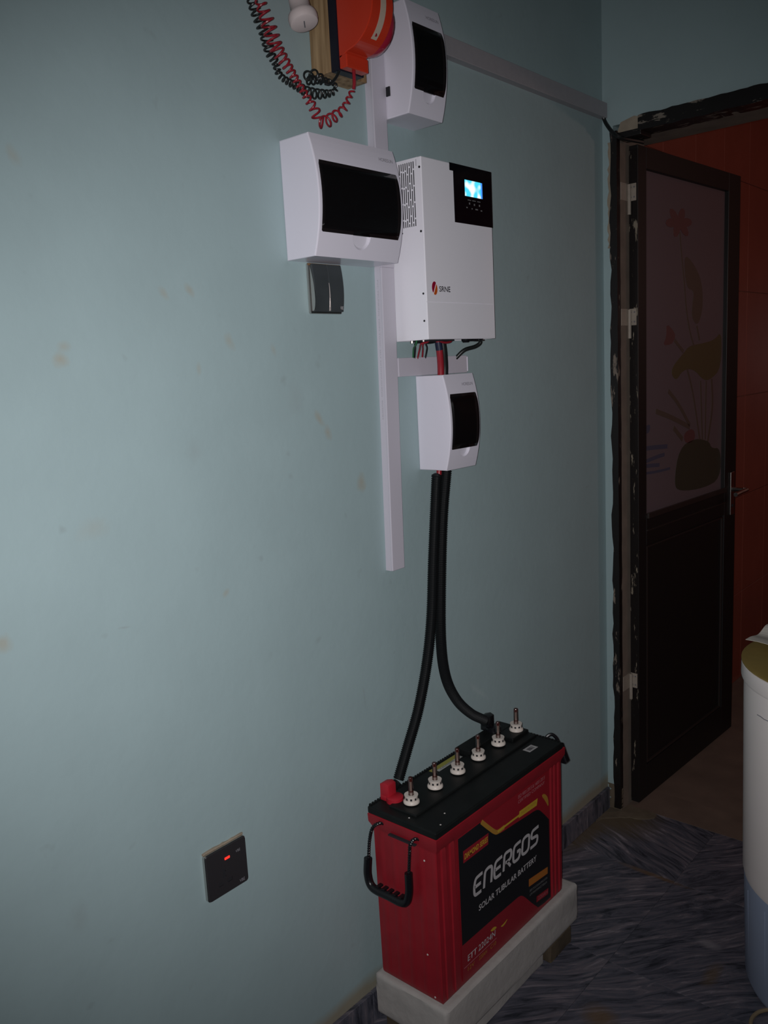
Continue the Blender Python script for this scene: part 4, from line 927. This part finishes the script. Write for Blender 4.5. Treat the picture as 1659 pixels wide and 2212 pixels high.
rough_block('brick', (0.060, 1.6020, 0.0), (0.2260, 1.7050, 0.0450), 'brick', 'dark brown brick propping the far end of the white slab', 'brick', 0.004, 0.0015)
rough_block('brick', (0.046, 1.200, 0.0), (0.1900, 1.2850, 0.0450), 'brick', 'dark brown brick propping the near end of the white slab', 'brick', 0.004, 0.0015)

# ------------------------------------------------------------------ switch and socket
sw = thing('light_switch', 'dark steel two-gang switch plate under the wide distribution box', 'switch', (0, 1.149, 1.561))
mesh_obj('back_plate', B(((0, 1.1490, 1.5600), (0.0085, 1.2345, 1.6540)), bevel=0.003), 'chrome', sw)
for k in range(2):
    y0 = 1.1525 + k * 0.0402; y1 = y0 + 0.0392; n = 16
    prof = [(0.006, 1.5640)] + [(0.0105 + 0.0080 * math.sin(PI * (0.12 + 0.72 * (1 - i / n))), 1.5640 + 0.0880 * i / n) for i in range(n + 1)] + [(0.006, 1.6520)]
    rk = mesh_obj('rocker', prism(prof, 'y', y0, y1, bevel=0.0012), 'switchdark', sw)
    sp_ = chaikin([(0.006, 1.565), (0.0150, 1.565), (0.0186, 1.580), (0.0188, 1.595), (0.0165, 1.620), (0.0090, 1.650), (0.006, 1.652)], 2, True)
    mesh_obj('chrome_sliver', prism(sp_, 'y', y0 - (0.0010 if k == 0 else 0.0006), y0 + 0.0004), 'chrome', rk)   # polished edge of the rocker
bm = bmesh.new(); rows = []
for i in range(9):
    z = 1.5655 + 0.052 * i / 8; x = 0.0105 + 0.0080 * math.sin(PI * (0.12 + 0.72 * (1 - (z - 1.564) / 0.088))); w_ = 0.0036 * (1 - i / 8) + 0.0001
    rows.append([bm.verts.new(p) for p in ((x - .001, 1.1914, z), (x + .0007, 1.1914, z), (x + .0007, 1.1914 + w_, z), (x - .001, 1.1914 + w_, z))])
for a, b in zip(rows, rows[1:]):
    for k in range(4): bm.faces.new((a[k], a[(k + 1) % 4], b[(k + 1) % 4], b[k]))
bm.faces.new(rows[0][::-1]); bm.faces.new(rows[-1])
mesh_obj('polished_wedge', bm, 'wedge', sw)
mesh_obj('rust_edge', B(((0.004, 1.1492, 1.6490), (0.0098, 1.2343, 1.6535)), bevel=0.0008), 'rust', sw)
on_front('brand_print', 'VBE', 0.0178, 1.2190, 1.5680, 0.0060, 0.0085, 'silver', sw)
so = thing('power_socket', 'dark wall socket with glowing red neon on the left of the battery', 'socket', (0, 0.797, 0.519))
def rrect(y0, y1, z0, z1, r, n=5):
    P_ = []
    for cy, cz, a0 in ((y1 - r, z1 - r, 0), (y0 + r, z1 - r, 90), (y0 + r, z0 + r, 180), (y1 - r, z0 + r, 270)):
        P_ += [(cy + r * math.cos(math.radians(a0 + 90 * i / n)), cz + r * math.sin(math.radians(a0 + 90 * i / n))) for i in range(n + 1)]
    return P_
mesh_obj('surround', prism(rrect(0.7960, 0.8885, 0.5175, 0.6095, 0.006), 'x', 0.0, 0.0075, bevel=0.0008), 'chrome', so)
fp = mesh_obj('face_plate', prism(rrect(0.7972, 0.8873, 0.5187, 0.6083, 0.0055), 'x', 0.0065, 0.0098, bevel=0.0007), 'socketdark', so)
mesh_obj('neon_lamp', B(((0.0095, 0.8375, 0.5835), (0.0110, 0.8490, 0.5880)), bevel=0.0008), 'neon', fp)
bm = B(((0.0085, 0.8315, 0.5515), (0.0103, 0.8360, 0.5680)), ((0.0085, 0.8200, 0.5395), (0.0103, 0.8300, 0.5450)), ((0.0085, 0.8400, 0.5395), (0.0103, 0.8500, 0.5450)))
mesh_obj('pin_slots', bm, 'dark', fp)['kind'] = 'stuff'
mesh_obj('slot_shine', B(((0.0102, 0.8365, 0.5520), (0.0106, 0.8372, 0.5545)), ((0.0102, 0.8365, 0.5620), (0.0106, 0.8372, 0.5645)), ((0.0102, 0.8200, 0.5385), (0.0106, 0.8300, 0.5391)), ((0.0102, 0.8400, 0.5385), (0.0106, 0.8500, 0.5391)), ((0.0102, 0.8503, 0.5390), (0.0106, 0.8508, 0.5450))), 'chrome', fp)['kind'] = 'stuff'
on_front('marking', 'VBE', 0.0100, 0.8630, 0.5860, 0.0050, 0.0105, 'greyprint', fp)
on_front('marking', 'VBE', 0.0100, 0.8665, 0.5240, 0.0060, 0.0120, 'greyprint', fp)
mesh_obj('plaster_rim', prism([(0.7965 + 0.0915 * i / 14, 0.6085) for i in range(15)] + [(0.7965 + 0.0915 * i / 14, 0.6125 + random.uniform(-.0008, .0012)) for i in range(14, -1, -1)], 'x', 0.0, 0.0028), 'plaster', so)

# ------------------------------------------------------------------ orange device on its board
oz1 = 2.32
dv = thing('orange_device', 'orange round-fronted device on timber board near the ceiling', 'device', (0, 1.198, 1.988))
mesh_obj('board', B(((0, 1.198, 1.989), (0.0500, 1.2960, oz1)), bevel=0.0015), 'wood', dv)
mesh_obj('back_plate', B(((0.0500, 1.1985, 1.9870), (0.0705, 1.2660, oz1 - 0.02)), bevel=0.002), 'navy', dv)
cxo, czo, ro = 0.086, 2.085, 0.071
prof = [(0.0705, 2.004)] + [(cxo + ro * math.cos(a), czo + ro * math.sin(a)) for a in [math.radians(-86 + 172 * i / 40) for i in range(41)]] + [(0.0705, 2.166)]
mesh_obj('housing', prism(prof, 'y', 1.2000, 1.2560, bevel=0.0015), 'orange', dv)
mesh_obj('inlet_block', B(((0.0705, 1.2000, 1.9885), (0.0890, 1.2590, 2.0120)), bevel=0.002), 'orange', dv)
bm = bmesh.new(); rows = []
for i in range(19):
    a = math.radians(-52 + i * 6); c_, s_ = math.cos(a), math.sin(a)
    rows.append([bm.verts.new((cxo + (ro + h) * c_, y, czo + (ro + h) * s_)) for h, y in ((0.0006, 1.2220), (0.0006, 1.2360), (0.0, 1.2360), (0.0, 1.2220))])
for a, b in zip(rows, rows[1:]):
    for k in range(4): bm.faces.new((a[k], a[(k + 1) % 4], b[(k + 1) % 4], b[k]))
bm.faces.new(rows[0][::-1]); bm.faces.new(rows[-1])
stk = mesh_obj('paper_sticker', bm, 'sticker', dv)
mesh_obj('red_mark', B(((cxo + ro * math.cos(math.radians(-44)) - .002, 1.2270, czo + ro * math.sin(math.radians(-44)) - 0.004), (cxo + ro * math.cos(math.radians(-44)) + .0013, 1.2295, czo + ro * math.sin(math.radians(-44)) + .002))), 'wirered', stk)
mesh_obj('red_knob', lathe([(0.050, 0.0), (0.050, 0.010), (0.047, 0.020), (0.040, 0.026), (0, 0.028)], Vector((0.095, 1.2560, 2.066)), Y3, 32), 'redlens', dv, smooth=True)

# coiled leads hanging from it
w1 = coil([(0.046, 1.040, 2.170), (0.048, 1.032, 2.115), (0.052, 1.030, 2.080), (0.056, 1.034, 2.056), (0.058, 1.041, 2.036), (0.058, 1.049, 2.016), (0.058, 1.058, 1.996), (0.058, 1.070, 1.982), (0.058, 1.084, 1.969), (0.058, 1.099, 1.954), (0.058, 1.112, 1.941), (0.058, 1.126, 1.927),
           (0.058, 1.142, 1.910), (0.058, 1.152, 1.894), (0.060, 1.170, 1.897), (0.062, 1.190, 1.909), (0.068, 1.206, 1.922), (0.074, 1.214, 1.938), (0.080, 1.221, 1.955)], 0.0092, 0.0115, 0.0018, per=18, wob=0.22)
cl = thing('coiled_wire', 'red curly wire hanging in a loop under the orange device', 'wire', (0.05, 1.16, 1.90), 'curly wires')
mesh_obj('curls', w1, 'wirered', cl, smooth=True)
mesh_obj('lead', tube(catmull([(0.050, 1.034, 2.160), (0.040, 1.040, 2.22), (0.012, 1.045, 2.35), (0.006, 1.045, ZC)], 8), 0.0020, 8), 'wirered', cl, smooth=True)
mesh_obj('straight_end', tube(catmull([(0.074, 1.2305, 1.960), (0.079, 1.2280, 1.970), (0.0795, 1.2275, 1.996)], 6), 0.0032, 8), 'wirered', cl, smooth=True)
w2 = coil([(0.026, 1.040, 2.170), (0.030, 1.034, 2.110), (0.034, 1.030, 2.078), (0.037, 1.036, 2.056), (0.038, 1.044, 2.041), (0.038, 1.054, 2.024), (0.038, 1.058, 2.008), (0.038, 1.062, 1.993), (0.038, 1.073, 1.980), (0.038, 1.079, 1.964), (0.038, 1.096, 1.956), (0.038, 1.120, 1.952), (0.038, 1.149, 1.947),
           (0.038, 1.180, 1.950), (0.040, 1.210, 1.958), (0.042, 1.217, 1.968), (0.044, 1.206, 1.973), (0.045, 1.180, 1.973), (0.046, 1.152, 1.966), (0.047, 1.138, 1.966), (0.049, 1.150, 1.975), (0.052, 1.175, 1.968)], 0.0078, 0.0092, 0.0018, per=16, wob=0.22)
c2 = thing('coiled_wire', 'black curly wire hanging behind the red one', 'wire', (0.05, 1.10, 1.93), 'curly wires')
mesh_obj('curls', w2, 'wireblack', c2, smooth=True)
mesh_obj('lead', tube(catmull([(0.030, 1.036, 2.160), (0.024, 1.030, 2.22), (0.010, 1.030, 2.35), (0.006, 1.030, ZC)], 8), 0.0020, 8), 'wireblack', c2, smooth=True)
mesh_obj('straight_end', tube(catmull([(0.052, 1.178, 1.964), (0.056, 1.186, 1.964), (0.062, 1.196, 1.974), (0.066, 1.204, 1.988)], 6), 0.0026, 8), 'wireblack', c2, smooth=True)

# white lamp holder hanging at the top of the picture
LA = Vector((-0.28, 0.03, 0.95)).normalized(); LC = Vector((0.098, 1.0900, 2.0290))
lh = thing('lamp_holder', 'white plastic lamp holder hanging beside the timber board', 'lamp holder', LC)
mesh_obj('body', lathe([(0, 0.0), (0.0205, 0.0), (0.0235, 0.0015), (0.0250, 0.006), (0.0252, 0.013), (0.0235, 0.018), (0.0178, 0.024), (0.0168, 0.040), (0.0168, 0.070), (0.0150, 0.082), (0.0070, 0.092), (0, 0.094)], LC, LA, 36), 'bulbwhite', lh, smooth=True)
sv = LA.cross(Vector((0.75, 0.66, -0.05))).normalized(); sx = sv.cross(LA).normalized()
def slab_at(c, a, b, n_, la, lb_, ln):
    bm = bmesh.new(); add_box(bm, (-la, -lb_, -ln), (la, lb_, ln))
    for v in bm.verts: v.co = c + a * v.co.x + b * v.co.y + n_ * v.co.z
    return bm
mesh_obj('slot', slab_at(LC - LA * 0.0002, sx, sv, LA, 0.0010, 0.0085, 0.0006), 'groove', lh)
mesh_obj('lug', slab_at(LC + LA * 0.045 - sv * 0.0188, sx, LA, sv, 0.0016, 0.003, 0.0008), 'greyprint', lh)
e = LC + LA * 0.090
mesh_obj('cord', tube(catmull([e, e + LA * 0.03, Vector((0.05, 1.14, 2.20)), Vector((0.045, 1.14, 2.45)), Vector((0.045, 1.14, ZC))], 6), 0.003, 8), 'bulbwhite', lh, smooth=True)

# ------------------------------------------------------------------ drum by the doorway, with paper, and a cord loop on the floor
DC = Vector((0.80, 1.93, 0))
dm = thing('water_drum', 'tall round white drum with pale blue lower part and mustard lid at right edge', 'drum', DC)
prof = [(0.0, 0.0), (0.195, 0.0), (0.207, 0.006), (0.2125, 0.02), (0.2195, 0.268), (0.0, 0.268)]
db2 = mesh_obj('blue_base', lathe(prof, DC, Z3, 72), 'drumblue', dm, smooth=True)
r0 = mesh_obj('rib', tube([DC + X3 * 0.2112 + Z3 * 0.03, DC + X3 * 0.2182 + Z3 * 0.245], 0.0014, 6), 'drumblue', db2, smooth=True)
for k in range(18):
    c = r0 if k == 0 else r0.copy()
    if k: COL.objects.link(c)
    c.rotation_euler = (0, 0, 2 * PI * k / 18 - 0.10)
mesh_obj('white_body', lathe([(0.205, 0.264), (0.2190, 0.266), (0.2222, 0.282), (0.2275, 0.70), (0.2275, 0.7350), (0.2315, 0.7365), (0.2335, 0.742), (0.2330, 0.7720), (0.2270, 0.7740), (0.2255, 0.768)], DC, Z3, 80), 'drumwhite', dm, smooth=True)
mesh_obj('lid', lathe([(0.2262, 0.760), (0.2262, 0.7735), (0.2335, 0.7745), (0.2335, 0.7775), (0.225, 0.7800), (0.10, 0.7820), (0, 0.7825)], DC, Z3, 64), 'mustard', dm, smooth=True)
bm = bmesh.new()
for i in range(10):
    a = math.radians(-128 + i * 2.2); 
tube([DC + Vector((math.cos(math.radians(t)), math.sin(math.radians(t)), 0)) * 0.2282 + Z3 * (0.688 + 0.0006 * math.sin(t)) for t in range(-133, -100, 3)], 0.0010, 6, bm)
mesh_obj('moulded_line', bm, 'greyprint', dm, smooth=True)
# crumpled sheet lying on the lid
bm = bmesh.new(); NU, NV = 14, 10; g = []
pu = Vector((0.02, 1, 0)).normalized(); pv = Vector((1, 0.10, 0)).normalized(); PO = Vector((0.583, 1.868, 0))
for i in range(NU + 1):
    row = []
    for j in range(NV + 1):
        u, v = i / NU, j / NV
        h = 0.7865 + 0.010 * (1 - v) ** 2 + 0.004 * (1 + math.sin(u * 9 + v * 4)) * (0.3 + u) + 0.003 * (1 + math.sin(v * 11 + 1)) + 0.010 * (1 - u) ** 3
        p = PO + pu * (u * 0.15) + pv * (v * 0.26)
        row.append((p.x, p.y, h))
    g.append(row)
vt = [[bm.verts.new(p) for p in row] for row in g]; vb = [[bm.verts.new((p[0], p[1], p[2] - 0.0006)) for p in row] for row in g]
for i in range(NU):
    for j in range(NV):
        bm.faces.new((vt[i][j], vt[i + 1][j], vt[i + 1][j + 1], vt[i][j + 1])); bm.faces.new((vb[i][j], vb[i][j + 1], vb[i + 1][j + 1], vb[i + 1][j]))
for i in range(NU):
    for j in (0, NV): bm.faces.new((vt[i][j], vt[i + 1][j], vb[i + 1][j], vb[i][j]))
for j in range(NV):
    for i in (0, NU): bm.faces.new((vt[i][j], vt[i][j + 1], vb[i][j + 1], vb[i][j]))
tag(mesh_obj('paper_sheet', bm, 'paper', None, (0.62, 1.93, 0.779)), 'creased off-white paper sheet lying on the drum lid', 'paper')
ring_ = [Vector((0.725 + 0.062 * math.cos(a), 1.715 + 0.062 * math.sin(a), 0.0045)) for a in [2 * PI * i / 40 for i in range(41)]]
tag(mesh_obj('cord_loop', tube(ring_, 0.0042, 8, closed=True), 'beige', None, (0.725, 1.715, 0), smooth=True), 'loop of beige cord on the floor beside the drum', 'cord')
